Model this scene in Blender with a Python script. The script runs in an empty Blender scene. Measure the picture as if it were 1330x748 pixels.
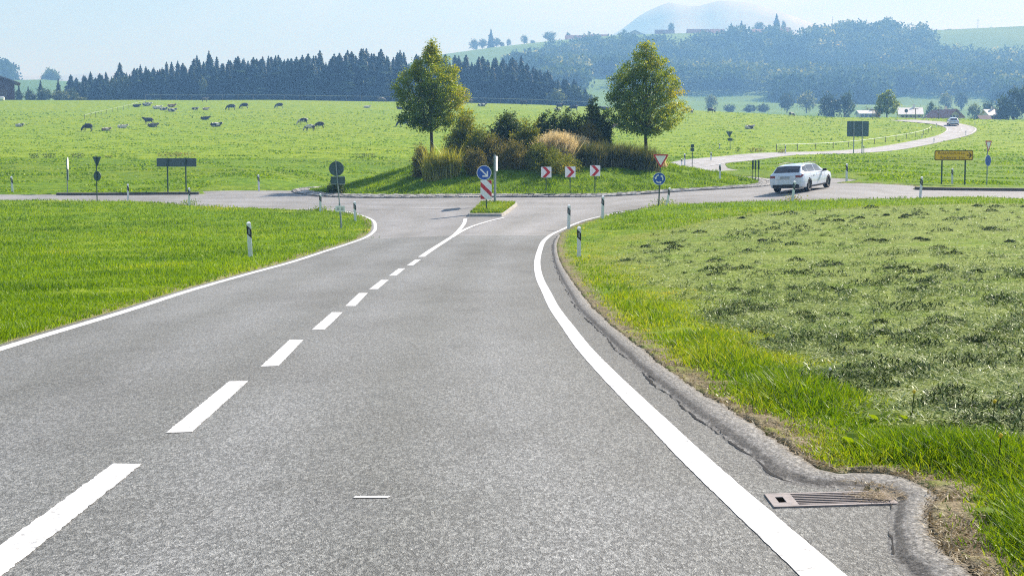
import bpy, bmesh, math, random
import numpy as np
from mathutils import Vector, Matrix

R = math.radians
random.seed(5)
rng = np.random.default_rng(11)
sc = bpy.context.scene
col = sc.collection

# ------------------------------------------------------------------ camera
FPX, CX, CY, HORIZON = 2000.0, 665.0, 374.0, 212.0
THETA = math.atan((CY - HORIZON) / FPX)
CAMZ = 1.5
cd = bpy.data.cameras.new("camera")
cam = bpy.data.objects.new("camera", cd)
col.objects.link(cam)
cam.location = (0, 0, CAMZ)
cam.rotation_euler = (math.pi / 2 - THETA, 0, 0)
cd.sensor_width = 36.0
cd.lens = 36.0 * FPX / 1330.0
cd.clip_start = 0.1
cd.clip_end = 40000
sc.camera = cam

# ------------------------------------------------------------------ sky and sun
SUN_AZ, SUN_EL = 42.0, 35.0          # degrees right of straight ahead, degrees above the horizon
w = bpy.data.worlds.new("World")
sc.world = w
w.use_nodes = True
nt = w.node_tree
bg = nt.nodes["Background"]
sky = nt.nodes.new("ShaderNodeTexSky")
sky.sky_type = 'NISHITA'
sky.sun_disc = False
sky.sun_elevation = R(SUN_EL)
sky.sun_rotation = R(SUN_AZ)
sky.air_density = 1.0
sky.dust_density = 0.6
sky.ozone_density = 4.0
# thin, uneven high cloud over the clear sky
_tc = nt.nodes.new("ShaderNodeTexCoord"); _mp = nt.nodes.new("ShaderNodeMapping"); _mp.inputs['Scale'].default_value = (1.0, 1.0, 3.5)
_nz = nt.nodes.new("ShaderNodeTexNoise"); _nz.inputs['Scale'].default_value = 3.2; _nz.inputs['Detail'].default_value = 5; _nz.inputs['Roughness'].default_value = .55; _nz.inputs['Distortion'].default_value = .6
_cr = nt.nodes.new("ShaderNodeValToRGB"); _cr.color_ramp.elements[0].position = .42; _cr.color_ramp.elements[1].position = .72
_mx = nt.nodes.new("ShaderNodeMix"); _mx.data_type = 'RGBA'; _mx.inputs[7].default_value = (9.5, 10.0, 10.6, 1)
_ms = nt.nodes.new("ShaderNodeMath"); _ms.operation = 'MULTIPLY'; _ms.inputs[1].default_value = .55
nt.links.new(_tc.outputs['Generated'], _mp.inputs[0]); nt.links.new(_mp.outputs[0], _nz.inputs['Vector']); nt.links.new(_nz.outputs['Fac'], _cr.inputs[0])
nt.links.new(_cr.outputs[0], _ms.inputs[0]); nt.links.new(_ms.outputs[0], _mx.inputs[0]); nt.links.new(sky.outputs[0], _mx.inputs[6]); nt.links.new(_mx.outputs[2], bg.inputs[0])
bg.inputs[1].default_value = 0.065
ld = bpy.data.lights.new("sun", 'SUN')
ld.energy = 5.0
ld.angle = R(0.6)
ld.color = (0.965, 0.965, 1.0)
sun = bpy.data.objects.new("sun", ld)
col.objects.link(sun)
sdir = Vector((math.sin(R(SUN_AZ)) * math.cos(R(SUN_EL)), math.cos(R(SUN_AZ)) * math.cos(R(SUN_EL)), math.sin(R(SUN_EL))))
sun.rotation_euler = sdir.to_track_quat('Z', 'Y').to_euler()
sun.location = (60, 60, 120)
sc.view_settings.view_transform = 'Standard'
sc.view_settings.look = 'None'
sc.view_settings.gamma = 1
sc.view_settings.exposure = 1.12
sc.view_settings.use_curve_mapping = False
sc.render.engine = 'CYCLES'
cy = sc.cycles
cy.use_denoising = False
cy.pixel_filter_type = 'BLACKMAN_HARRIS'
cy.filter_width = 1.15
try:
    cy.denoiser = 'OPENIMAGEDENOISE'
    cy.denoising_prefilter = 'ACCURATE'
except Exception:
    pass
cy.max_bounces = 5
cy.diffuse_bounces = 2
cy.glossy_bounces = 2
cy.transmission_bounces = 4
cy.volume_bounces = 0
cy.use_adaptive_sampling = True
cy.adaptive_threshold = 0.01
cy.sample_clamp_indirect = 6
cy.caustics_reflective = False
cy.caustics_refractive = False

# ------------------------------------------------------------------ pixel <-> world
ct, st = math.cos(THETA), math.sin(THETA)
def ray(px, py):
    a = (px - CX) / FPX
    b = -(py - CY) / FPX
    return Vector((a, ct + b * st, -st + b * ct))
def at_d(px, py, d):
    r = ray(px, py)
    return Vector((0, 0, CAMZ)) + r * (d / r.y)

# ------------------------------------------------------------------ terrain height
ctrl = []
def cp(px, py, d):
    p = at_d(px, py, d); ctrl.append((p.x, p.y, p.z))
def ch(px, d, h):
    ctrl.append(((px - CX) / FPX * d, d, CAMZ - h))
for d, h in ((3, 1.27), (5, 1.36), (9, 1.56), (13.5, 1.76), (18, 1.93), (22.5, 2.08), (27, 2.20), (31.5, 2.31), (36, 2.40), (40.5, 2.47), (46, 2.55), (55, 2.64), (63, 2.63)):
    ch(600, d, h)
for d, h in ((3, 1.27), (5, 1.38), (9, 1.58), (18, 1.96), (27, 2.24), (36, 2.44), (46, 2.6), (55, 2.66), (65, 2.66), (75, 2.5)):
    ch(100, d, h)
for d, h in ((9, 1.55), (18, 1.88), (27, 2.1), (36, 2.24), (46, 2.32), (55, 2.33), (65, 2.25), (74, 2.07)):
    ch(900, d, h)
for d, h in ((3, 1.27), (5, 1.35), (9, 1.5), (18, 1.76), (27, 1.93), (36, 2.02), (46, 2.03), (55, 1.98), (65, 1.85), (75, 1.70)):
    ch(1250, d, h)
for p in ((738, 298, 62), (783, 284, 68), (857, 269.5, 75), (665, 281, 72), (640, 268, 80), (600, 256, 88), (490, 296, 68.5), (461, 287.5, 73), (416, 275.5, 80),
          (246, 267.4, 84), (167, 261, 89), (0, 260.6, 88), (0, 252.4, 96), (16, 250.6, 98), (-250, 260, 88), (-250, 251, 97), (336, 247.6, 101), (258, 252, 96),
          (780, 255.5, 87.5), (900, 249, 89), (1000, 240.5, 98), (1029, 260, 77), (1195, 256.5, 77), (1330, 258, 77), (1500, 258, 77),
          (1040, 251, 80.5), (1150, 249, 81), (1330, 248, 85), (1183, 240.5, 88), (1100, 237.5, 90), (1239, 238.4, 92), (1330, 238, 94), (1500, 247, 86),
          (485, 240, 119), (400, 240, 116), (560, 240, 122), (700, 236, 124), (830, 226, 124), (1283, 225, 120), (1100, 224, 112),
          (1000, 222, 116)):
    cp(*p)
# far meadow
for px in (-300, 0, 180, 360, 540, 700):
    cp(px, 231, 118); cp(px, 205, 168); cp(px, 190, 212); cp(px, 171, 285); cp(px, 156, 348); cp(px, 142, 440)
    cp(px, 130.5 if px < 400 else (133 if px < 600 else 136.5), 530); cp(px, 142, 700)
# right side and the road to the village
for p in ((872, 219, 131), (905, 209.5, 148), (945, 205, 166), (1010, 200.5, 186), (1090, 198.5, 206), (1144, 194.3, 223), (1200, 184.5, 248), (1237, 172, 280), (1236, 163, 300), (1224, 157, 325),
          (1000, 212, 150), (1100, 208, 150), (1283, 208, 152), (1450, 210, 150), (1283, 196, 190), (1450, 196, 190), (1330, 180, 240), (1500, 180, 240), (1330, 166, 290), (1330, 157, 345), (1500, 157, 345),
          (880, 190, 212), (960, 186, 225), (1080, 184, 240), (880, 166, 300), (980, 166, 300), (1120, 168, 295), (900, 144, 450), (1000, 148.5, 430), (1100, 153, 390), (1160, 153.5, 375),
          (860, 152, 700), (1000, 155, 700), (1200, 160, 700), (1330, 160, 700), (1500, 160, 700), (1200, 165, 480), (1330, 163, 480)):
    cp(*p)
ctrl = np.array(ctrl)
def warp(x, y):
    yy = np.maximum(y, -10.0)
    return np.stack([np.clip(x / (yy + 14.0), -0.62, 0.62) * 2.6, np.log(yy + 16.0)], -1)
_cw = warp(ctrl[:, 0], ctrl[:, 1])
def _k(r2):
    return 0.5 * r2 * np.log(r2 + 1e-9)
_n = len(ctrl)
_d2 = ((_cw[:, None] - _cw[None]) ** 2).sum(-1)
_A = np.zeros((_n + 3, _n + 3))
_scale = np.abs(ctrl[:, 1]) * 0.01 + 0.02
_A[:_n, :_n] = _k(_d2) + np.eye(_n) * 2e-5
_A[:_n, _n] = 1; _A[:_n, _n + 1:] = _cw
_A[_n, :_n] = 1; _A[_n + 1:, :_n] = _cw.T
# interpolate z relative to the camera divided by the distance (an angle), which keeps far and near equally smooth
_rhs = np.zeros(_n + 3)
_rhs[:_n] = (ctrl[:, 2] - CAMZ) / (ctrl[:, 1] + 6.0)
_sol = np.linalg.solve(_A, _rhs)
FPXK = [-500, 0, 60, 120, 300, 480, 560, 640, 720, 800, 900, 1000, 1100, 1200, 1330, 1800]
FAR = {700: None,
       900: [146, 146, 144, 143, 143, 141, 140, 140, 140, 143, 147, 148, 150, 151, 151, 151],
       1200: [128, 128, 124, 125, 130, 130, 125, 122, 122, 122, 134, 136, 138, 139, 139, 139],
       1500: [107, 107, 106, 110, 120, 118, 100, 95, 102, 103, 112, 112, 113, 112, 108, 108],
       2000: [116, 116, 116, 119, 119, 104, 77, 66, 57, 50, 47, 49, 53, 44, 38, 36],
       2700: [140, 140, 140, 140, 135, 125, 100, 90, 80, 75, 70, 72, 75, 70, 62, 60],
       10000: [205] * 16}
def tps(x, y):
    y2 = np.minimum(y, 700.0)
    x2 = np.where(y > 700, x / np.maximum(y, 1) * 700.0, x)
    q = warp(x2, y2)
    out = np.empty(len(x))
    for i in range(0, len(x), 60000):
        qq = q[i:i + 60000]
        d2 = ((qq[:, None] - _cw[None]) ** 2).sum(-1)
        out[i:i + 60000] = _k(d2) @ _sol[:_n] + _sol[_n] + qq @ _sol[_n + 1:]
    return CAMZ + out * (np.maximum(y2, -10) + 6.0)
def H0(x, y):
    x = np.atleast_1d(np.asarray(x, float)); y = np.atleast_1d(np.asarray(y, float))
    z = tps(x, y)
    far = y > 700
    if far.any():
        px = CX + FPX * x[far] / y[far]
        z7 = z[far]
        ds = sorted(FAR)
        zs = [z7]
        for d in ds[1:]:
            zs.append(CAMZ + (HORIZON - np.interp(px, FPXK, FAR[d])) * d / FPX)
        yy = y[far]
        zz = np.copy(z7)
        for i in range(len(ds) - 1):
            m = (yy >= ds[i]) & (yy < ds[i + 1])
            t = (yy[m] - ds[i]) / (ds[i + 1] - ds[i])
            t = t * t * (3 - 2 * t)
            zz[m] = zs[i][m] * (1 - t) + zs[i + 1][m] * t
        zz[yy >= ds[-1]] = zs[-1][yy >= ds[-1]]
        z[far] = zz
    return z
# the height field tabulated once on the warped grid, read back with smooth cubic interpolation
GA = np.linspace(-0.62 * 2.6, 0.62 * 2.6, 150)
GB = np.linspace(math.log(6.0), math.log(716.0), 620)
_y = np.exp(GB) - 16.0
_X, _Y = np.meshgrid(GA / 2.6, _y)
_T = tps((_X * (_Y + 14.0)).ravel(), _Y.ravel()).reshape(_X.shape)
def _cub(u):
    return np.stack([-.5*u+u*u-.5*u**3, 1-2.5*u*u+1.5*u**3, .5*u+2*u*u-1.5*u**3, -.5*u*u+.5*u**3], 0)
def tps(x, y):
    y2 = np.minimum(y, 700.0)
    x2 = np.where(y > 700, x / np.maximum(y, 1) * 700.0, x)
    q = warp(x2, y2)
    fa = np.clip((q[:, 0] - GA[0]) / (GA[1] - GA[0]), 0, len(GA) - 1.001); fb = np.clip((q[:, 1] - GB[0]) / (GB[1] - GB[0]), 0, len(GB) - 1.001)
    ia, ib = fa.astype(int), fb.astype(int)
    wa, wb = _cub(fa - ia), _cub(fb - ib)
    out = np.zeros(len(x))
    for k in range(4):
        rb = np.clip(ib + k - 1, 0, len(GB) - 1)
        for l in range(4):
            out += wb[k] * wa[l] * _T[rb, np.clip(ia + l - 1, 0, len(GA) - 1)]
    return out
H = None
def H(x, y):
    return H0(x, y)
IC, IR, OR_ = (1.4, 103.0), 15.2, 21.6      # roundabout centre, island radius, outer radius
def mound(x, y):
    r2 = ((x - IC[0]) ** 2 + (y - IC[1]) ** 2) / IR ** 2
    side = np.clip((x - IC[0]) / 8 + .5, 0, 1)
    m = 1.95 * np.clip(1 - r2, 0, 1) ** (1.9 - .65 * side)
    n = 0.05 * np.sin(x * 1.9 + y) * np.sin(y * 2.3 - x * .7)
    return m + n * (r2 < 0.9)
def G(x, y):
    x = np.atleast_1d(np.asarray(x, float)); y = np.atleast_1d(np.asarray(y, float))
    return H(x, y) + mound(x, y)
def Hs(x, y): return float(H(x, y)[0])
def Gs(x, y): return float(G(x, y)[0])
_ds = np.geomspace(3, 2600, 1500)
def hit(px, py, f=G, dmin=3.0):
    r = ray(px, py)
    ds = _ds[_ds >= dmin]
    x = r.x / r.y * ds; z = CAMZ + r.z / r.y * ds
    g = f(x, ds) - z
    k = np.argmax(g > 0)
    if not (g > 0).any(): k = len(ds) - 1
    k = max(k, 1)
    lo, hi = ds[k - 1], ds[k]
    t = g[k - 1] / (g[k - 1] - g[k]) if g[k] != g[k - 1] else 0.5
    t = min(max(t, 0), 1)
    d = lo + (hi - lo) * t
    X = r.x / r.y * d
    return Vector((X, d, float(f(X, d)[0])))
def base(px, d):
    X = (px - CX) / FPX * d
    X *= 1.0
    return Vector((X, d, Gs(X, d)))

# ------------------------------------------------------------------ helpers
def tag(o, label=None, cat=None, group=None, kind=None):
    if label: o["label"] = label
    if cat: o["category"] = cat
    if group: o["group"] = group
    if kind: o["kind"] = kind
    return o
def empty(name, loc=(0, 0, 0), rz=0.0):
    o = bpy.data.objects.new(name, None)
    o.empty_display_size = 0.3
    o.location = loc; o.rotation_euler = (0, 0, rz)
    col.objects.link(o)
    return o
def link(name, me, parent=None):
    o = bpy.data.objects.new(name, me)
    col.objects.link(o)
    if parent: o.parent = parent
    return o
def copy_tree(o, parent=None):
    c = o.copy(); col.objects.link(c)
    if parent is not None: c.parent = parent
    for chd in list(o.children): copy_tree(chd, c)
    return c
def npmesh(name, verts, faces, mats=(), rnd=None, smooth=False, mi=None, attrs=None):
    verts = np.asarray(verts, np.float32); faces = np.asarray(faces, np.int32)
    me = bpy.data.meshes.new(name)
    k = faces.shape[1]
    me.vertices.add(len(verts)); me.vertices.foreach_set("co", verts.ravel())
    me.loops.add(faces.size); me.loops.foreach_set("vertex_index", faces.ravel())
    me.polygons.add(len(faces))
    me.polygons.foreach_set("loop_start", np.arange(len(faces), dtype=np.int32) * k)
    me.polygons.foreach_set("loop_total", np.full(len(faces), k, np.int32))
    if mi is not None: me.polygons.foreach_set("material_index", np.asarray(mi, np.int32))
    me.update(calc_edges=True)
    me.polygons.foreach_set("use_smooth", np.full(len(faces), smooth))
    at = dict(attrs or {})
    if rnd is not None: at['rnd'] = rnd
    for n, v in at.items():
        a = me.attributes.new(n, 'FLOAT', 'POINT')
        a.data.foreach_set("value", np.asarray(v, np.float32))
    for m in mats: me.materials.append(m)
    return me
class MB:
    """collects boxes, tubes, prisms and lofts, built as ONE mesh object"""
    def __init__(s): s.v = []; s.f = []; s.m = []; s.sm = []
    def add(s, vs, fs, mi=0, smooth=False):
        o = len(s.v); s.v += [tuple(v) for v in vs]
        for f in fs: s.f.append(tuple(o + i for i in f)); s.m.append(mi); s.sm.append(smooth)
    def box(s, c, sz, mi=0, rz=0, M=None):
        hx, hy, hz = sz[0] / 2, sz[1] / 2, sz[2] / 2
        vs = [Vector((x * hx, y * hy, z * hz)) for z in (-1, 1) for y in (-1, 1) for x in (-1, 1)]
        Mx = M if M is not None else Matrix.Rotation(rz, 3, 'Z')
        vs = [Mx @ v + Vector(c) for v in vs]
        s.add(vs, [(0, 2, 3, 1), (4, 5, 7, 6), (0, 1, 5, 4), (2, 6, 7, 3), (0, 4, 6, 2), (1, 3, 7, 5)], mi)
    def tube(s, pts, radii, n=10, mi=0, cap=True):
        pts = [Vector(p) for p in pts]
        if not hasattr(radii, '__len__'): radii = [radii] * len(pts)
        rings = []
        for i, p in enumerate(pts):
            t = (pts[min(i + 1, len(pts) - 1)] - pts[max(i - 1, 0)]).normalized()
            a = t.orthogonal().normalized() if i == 0 else (a - t * a.dot(t)).normalized()
            b = t.cross(a)
            rings.append([p + (a * math.cos(2 * math.pi * k / n) + b * math.sin(2 * math.pi * k / n)) * radii[i] for k in range(n)])
        vs = [v for r in rings for v in r]
        fs = [(i * n + k, i * n + (k + 1) % n, (i + 1) * n + (k + 1) % n, (i + 1) * n + k) for i in range(len(pts) - 1) for k in range(n)]
        s.add(vs, fs, mi, True)
        if cap:
            s.add(rings[0][::-1], [tuple(range(n))], mi); s.add(rings[-1], [tuple(range(n))], mi)
    def plate(s, poly, y0, y1, mi=0):
        """polygon in local X,Z extruded from y0 (front, towards -Y) to y1"""
        n = len(poly)
        vs = [(p[0], y0, p[1]) for p in poly] + [(p[0], y1, p[1]) for p in poly]
        fs = [tuple(range(n)), tuple(range(2 * n - 1, n - 1, -1))] + [(i, n + i, n + (i + 1) % n, (i + 1) % n) for i in range(n)]
        s.add(vs, fs, mi)
    def build(s, name, mats, parent=None, bevel=0):
        me = bpy.data.meshes.new(name)
        me.from_pydata(s.v, [], s.f)
        if not isinstance(mats, (list, tuple)): mats = [mats]
        for m in mats: me.materials.append(m)
        me.polygons.foreach_set("material_index", s.m)
        me.polygons.foreach_set("use_smooth", s.sm)
        bm = bmesh.new(); bm.from_mesh(me)
        bmesh.ops.recalc_face_normals(bm, faces=bm.faces)
        if bevel:
            bmesh.ops.bevel(bm, geom=[e for e in bm.edges if len(e.link_faces) == 2 and e.calc_face_angle(0) > 0.6], offset=bevel, segments=2, affect='EDGES')
        bm.to_mesh(me); bm.free()
        me.update()
        return link(name, me, parent)

# ------------------------------------------------------------------ materials
def new_mat(name):
    m = bpy.data.materials.new(name); m.use_nodes = True
    return m, m.node_tree, m.node_tree.nodes["Principled BSDF"]
def N(t, kind, **kw):
    n = t.nodes.new(kind)
    for k, v in kw.items(): setattr(n, k, v)
    return n
def coords(t, scale=(1, 1, 1)):
    g = N(t, 'ShaderNodeTexCoord'); mp = N(t, 'ShaderNodeMapping')
    mp.inputs['Scale'].default_value = scale
    t.links.new(g.outputs['Object'], mp.inputs[0])
    return mp.outputs[0]
def noise(t, vec, scale, detail=4, rough=0.55, dist=0.0):
    n = N(t, 'ShaderNodeTexNoise'); n.inputs['Scale'].default_value = scale
    n.inputs['Detail'].default_value = detail; n.inputs['Roughness'].default_value = rough
    n.inputs['Distortion'].default_value = dist
    t.links.new(vec, n.inputs['Vector'])
    return n.outputs['Fac']
def ramp(t, fac, stops, interp='LINEAR'):
    r = N(t, 'ShaderNodeValToRGB'); r.color_ramp.interpolation = interp
    e = r.color_ramp.elements
    while len(e) < len(stops): e.new(0.5)
    for i, (p, c) in enumerate(stops):
        e[i].position = p; e[i].color = (*c, 1) if len(c) == 3 else c
    t.links.new(fac, r.inputs[0])
    return r.outputs[0]
def mix(t, fac, a, b, mode='MIX'):
    m = N(t, 'ShaderNodeMix', data_type='RGBA', blend_type=mode)
    for s, v in ((m.inputs[0], fac), (m.inputs[6], a), (m.inputs[7], b)):
        if isinstance(v, (int, float)): s.default_value = v
        elif isinstance(v, tuple): s.default_value = (*v, 1) if len(v) == 3 else v
        else: t.links.new(v, s)
    return m.outputs[2]
def mth(t, op, a, b=0.0, clamp=False):
    m = N(t, 'ShaderNodeMath', operation=op); m.use_clamp = clamp
    for s, v in ((m.inputs[0], a), (m.inputs[1], b)):
        if isinstance(v, (int, float)): s.default_value = v
        else: t.links.new(v, s)
    return m.outputs[0]
def attr(t, name):
    a = N(t, 'ShaderNodeAttribute'); a.attribute_name = name
    return a.outputs['Fac']
def bump(t, h, strength, dist, bsdf):
    b = N(t, 'ShaderNodeBump'); b.inputs['Strength'].default_value = strength; b.inputs['Distance'].default_value = dist
    t.links.new(h, b.inputs['Height']); t.links.new(b.outputs[0], bsdf.inputs['Normal'])
def plain(name, c, rough=0.5, metal=0.0, var=0.12, scale=6.0, spec=0.5, coat=0):
    m, t, b = new_mat(name)
    v = coords(t)
    f = noise(t, v, scale, 5)
    lo = tuple(x * (1 - var) for x in c); hi = tuple(min(1, x * (1 + var)) for x in c)
    t.links.new(ramp(t, f, [(0.3, lo), (0.7, hi)]), b.inputs['Base Color'])
    b.inputs['Roughness'].default_value = rough; b.inputs['Metallic'].default_value = metal
    b.inputs['Specular IOR Level'].default_value = spec
    if coat: b.inputs['Coat Weight'].default_value = coat; b.inputs['Coat Roughness'].default_value = 0.05
    return m
def leafmat(name, stops, trans=0.45, rough=0.45, gloss=0.06, tint=None, scale=0.5, obrnd=0.0, ttint=(1.25, 1.15, .45)):
    """foliage: diffuse + translucent + a little gloss, colour from the per leaf random value and soft patches"""
    m, t, b = new_mat(name)
    t.nodes.remove(b)
    out = t.nodes["Material Output"]
    fac = attr(t, 'rnd')
    if scale:
        g = noise(t, coords(t), scale, 2)
        fac = mth(t, 'ADD', mth(t, 'MULTIPLY', fac, 0.65), mth(t, 'MULTIPLY', mth(t, 'SUBTRACT', g, 0.5), 1.1))
        fac = mth(t, 'ADD', fac, 0.17, clamp=True)
    c = ramp(t, fac, stops)
    if obrnd:
        oi = N(t, 'ShaderNodeObjectInfo')
        c2 = mix(t, 1.0, c, ramp(t, oi.outputs['Random'], [(0, (1 - obrnd, 1 - obrnd, 1 - obrnd)), (1, (1 + obrnd, 1 + obrnd * .7, 1))]), 'MULTIPLY')
        c = c2
    dif = N(t, 'ShaderNodeBsdfDiffuse'); tr = N(t, 'ShaderNodeBsdfTranslucent'); gl = N(t, 'ShaderNodeBsdfGlossy')
    gl.inputs['Roughness'].default_value = rough
    t.links.new(c, dif.inputs[0])
    t.links.new(mix(t, 1.0, c, ttint, 'MULTIPLY'), tr.inputs[0])
    gl.inputs[0].default_value = (0.8, 0.85, 0.8, 1)
    m1 = N(t, 'ShaderNodeMixShader'); m1.inputs[0].default_value = trans
    t.links.new(dif.outputs[0], m1.inputs[1]); t.links.new(tr.outputs[0], m1.inputs[2])
    m2 = N(t, 'ShaderNodeMixShader'); m2.inputs[0].default_value = gloss
    t.links.new(m1.outputs[0], m2.inputs[1]); t.links.new(gl.outputs[0], m2.inputs[2])
    t.links.new(m2.outputs[0], out.inputs[0])
    return m

# ground: meadow grass, mown strip with hay, bare verge soil
def ground_material():
    m, t, b = new_mat("ground_meadow")
    v = coords(t)
    big = noise(t, v, 0.035, 4)
    mid = noise(t, v, 0.5, 5, 0.6)
    fine = noise(t, coords(t, (1, 0.55, 1)), 2.2, 6, 0.72)
    tiny = noise(t, v, 26.0, 4, 0.7)
    g = ramp(t, fine, [(0.30, (0.045, 0.095, 0.003)), (0.45, (0.12, 0.20, 0.006)), (0.58, (0.18, 0.27, 0.010)), (0.75, (0.26, 0.33, 0.026))])
    g = mix(t, ramp(t, big, [(0.35, (0, 0, 0)), (0.65, (1, 1, 1))]), g, mix(t, 1.0, g, (0.86, 1.04, 0.8), 'MULTIPLY'))
    g = mix(t, ramp(t, mid, [(0.42, (0, 0, 0)), (0.62, (1, 1, 1))]), mix(t, 1.0, g, (.80, .86, .8), 'MULTIPLY'), mix(t, 1.0, g, (1.28, 1.1, 1.6), 'MULTIPLY'))
    g = mix(t, 0.55, g, mix(t, 1.0, g, ramp(t, tiny, [(0.3, (0.35, 0.4, 0.3)), (0.55, (1, 1, 1)), (0.72, (1.7, 1.6, 1.5))]), 'MULTIPLY'))
    # pasture beyond the mown line: a little paler, with long cropped tufts
    tuft = noise(t, coords(t, (0.6, 0.25, 1)), 1.3, 5, 0.7, 0.6)
    past = ramp(t, tuft, [(0.30, (0.06, 0.12, 0.006)), (0.42, (0.14, 0.235, 0.008)), (0.56, (0.21, 0.31, 0.012)), (0.74, (0.30, 0.38, 0.03))])
    past = mix(t, ramp(t, big, [(0.35, (0, 0, 0)), (0.65, (.8, .8, .8))]), past, mix(t, 1.0, past, (1.15, 1.02, 1.1), 'MULTIPLY'))
    g = mix(t, attr(t, 'pasture'), g, past)
    # mown hay ground
    hn = noise(t, coords(t, (1, 0.7, 1)), 8.0, 6, 0.8)
    hay = ramp(t, hn, [(0.36, (0.035, 0.06, 0.008)), (0.44, (0.14, 0.20, 0.028)), (0.56, (0.25, 0.31, 0.065)), (0.7, (0.36, 0.40, 0.17))])
    hm = mth(t, 'MULTIPLY', attr(t, 'hay'), ramp(t, noise(t, v, 0.8, 5, 0.6), [(0.38, (0.25, .25, .25)), (0.5, (1, 1, 1))]))
    g = mix(t, hm, g, hay)
    # stubbly yellow strip
    ys = ramp(t, noise(t, v, 7.0, 5, 0.7), [(0.3, (0.10, 0.13, 0.02)), (0.5, (0.22, 0.25, 0.04)), (0.7, (0.30, 0.28, 0.09))])
    g = mix(t, mth(t, 'MULTIPLY', attr(t, 'stubble'), 0.85), g, ys)
    # bare soil at the verge
    soil = ramp(t, noise(t, v, 30.0, 6, 0.8), [(0.3, (0.06, 0.045, 0.028)), (0.5, (0.2, 0.16, 0.1)), (0.7, (0.42, 0.36, 0.26))])
    sm = mth(t, 'MULTIPLY', attr(t, 'soil'), ramp(t, noise(t, v, 3.0, 4), [(0.35, (0.3, .3, .3)), (0.5, (1, 1, 1))]))
    g = mix(t, sm, g, soil)
    # far fields: smooth green
    farc = ramp(t, noise(t, v, 0.006, 3), [(0.35, (0.075, 0.17, 0.02)), (0.6, (0.13, 0.23, 0.04))])
    g = mix(t, attr(t, 'far'), g, farc)
    t.links.new(g, b.inputs['Base Color'])
    b.inputs['Roughness'].default_value = 0.85
    b.inputs['Specular IOR Level'].default_value = 0.06
    hh = mth(t, 'ADD', fine, mth(t, 'MULTIPLY', tuft, 0.9))
    bump(t, mth(t, 'ADD', hh, mth(t, 'MULTIPLY', tiny, .15)), 0.8, 0.16, b)
    return m
def asphalt(name, c0, c1, c2, seed=0.0):
    m, t, b = new_mat(name)
    v = coords(t)
    vs_ = coords(t, (1, 0.42, 1))
    vo = N(t, 'ShaderNodeTexVoronoi'); vo.inputs['Scale'].default_value = 190.0
    t.links.new(vs_, vo.inputs['Vector'])
    cellv = N(t, 'ShaderNodeSeparateColor'); t.links.new(vo.outputs['Color'], cellv.inputs[0])
    vo2 = N(t, 'ShaderNodeTexVoronoi'); vo2.inputs['Scale'].default_value = 85.0
    t.links.new(vs_, vo2.inputs['Vector'])
    cell2 = N(t, 'ShaderNodeSeparateColor'); t.links.new(vo2.outputs['Color'], cell2.inputs[0])
    c = ramp(t, cellv.outputs[0], [(0.0, c0), (0.45, c1), (0.85, c1), (1.0, c2)])
    c = mix(t, 0.45, c, ramp(t, cell2.outputs[1], [(0.0, c0), (0.5, c1), (1.0, c2)]))
    # wear: bands along the driving direction, stains and patches
    lat = attr(t, 'lat')
    track = ramp(t, lat, [(0.0, (.90, .90, .89)), (0.12, (1.06, 1.06, 1.07)), (0.22, (0.92, .92, .91)), (0.33, (1.08, 1.08, 1.10)), (0.45, (0.89, .89, .88)), (0.56, (1.10, 1.10, 1.12)), (0.68, (0.90, .90, .88)), (0.80, (1.08, 1.08, 1.09)), (0.93, (0.88, .87, .84)), (1.0, (0.82, .80, .76))])
    c = mix(t, 1.0, c, track, 'MULTIPLY')
    blot = noise(t, coords(t, (1, 0.35, 1)), 0.35, 5, 0.6)
    c = mix(t, 1.0, c, ramp(t, blot, [(0.3, (0.78, .77, .75)), (0.5, (1, 1, 1)), (0.7, (1.16, 1.16, 1.17))]), 'MULTIPLY')
    spot = noise(t, vs_, 1.6, 5, 0.6)
    c = mix(t, 1.0, c, ramp(t, spot, [(0.28, (0.86, .86, .86)), (0.45, (1, 1, 1)), (0.7, (1.05, 1.05, 1.05))]), 'MULTIPLY')
    fl = noise(t, vs_, 130.0, 3, 0.8)
    c = mix(t, 1.0, c, ramp(t, fl, [(0.3, (0.62, .62, .62)), (0.5, (1, 1, 1)), (0.7, (1.35, 1.35, 1.34))]), 'MULTIPLY')
    t.links.new(c, b.inputs['Base Color'])
    b.inputs['Roughness'].default_value = 0.82
    b.inputs['Specular IOR Level'].default_value = 0.35
    bump(t, mth(t, 'ADD', vo.outputs['Distance'], mth(t, 'MULTIPLY', fl, .3)), 0.55, 0.006, b)
    return m
M = {}
M['ground'] = ground_material()
M['asphalt'] = asphalt('asphalt_grey', (0.05, 0.053, 0.052), (0.145, 0.152, 0.149), (0.38, 0.39, 0.375))
M['asphalt_pale'] = asphalt('asphalt_pale', (0.13, 0.13, 0.128), (0.225, 0.225, 0.222), (0.36, 0.36, 0.35))
M['asphalt_far'] = asphalt('asphalt_light_grey', (0.22, 0.22, 0.22), (0.32, 0.32, 0.32), (0.42, 0.42, 0.42))  # lightest of the asphalt greys, for the far road
M['asphalt_lip'] = asphalt('asphalt_kerb_lip', (0.04, 0.04, 0.038), (0.175, 0.172, 0.163), (0.42, 0.41, 0.38))
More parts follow.
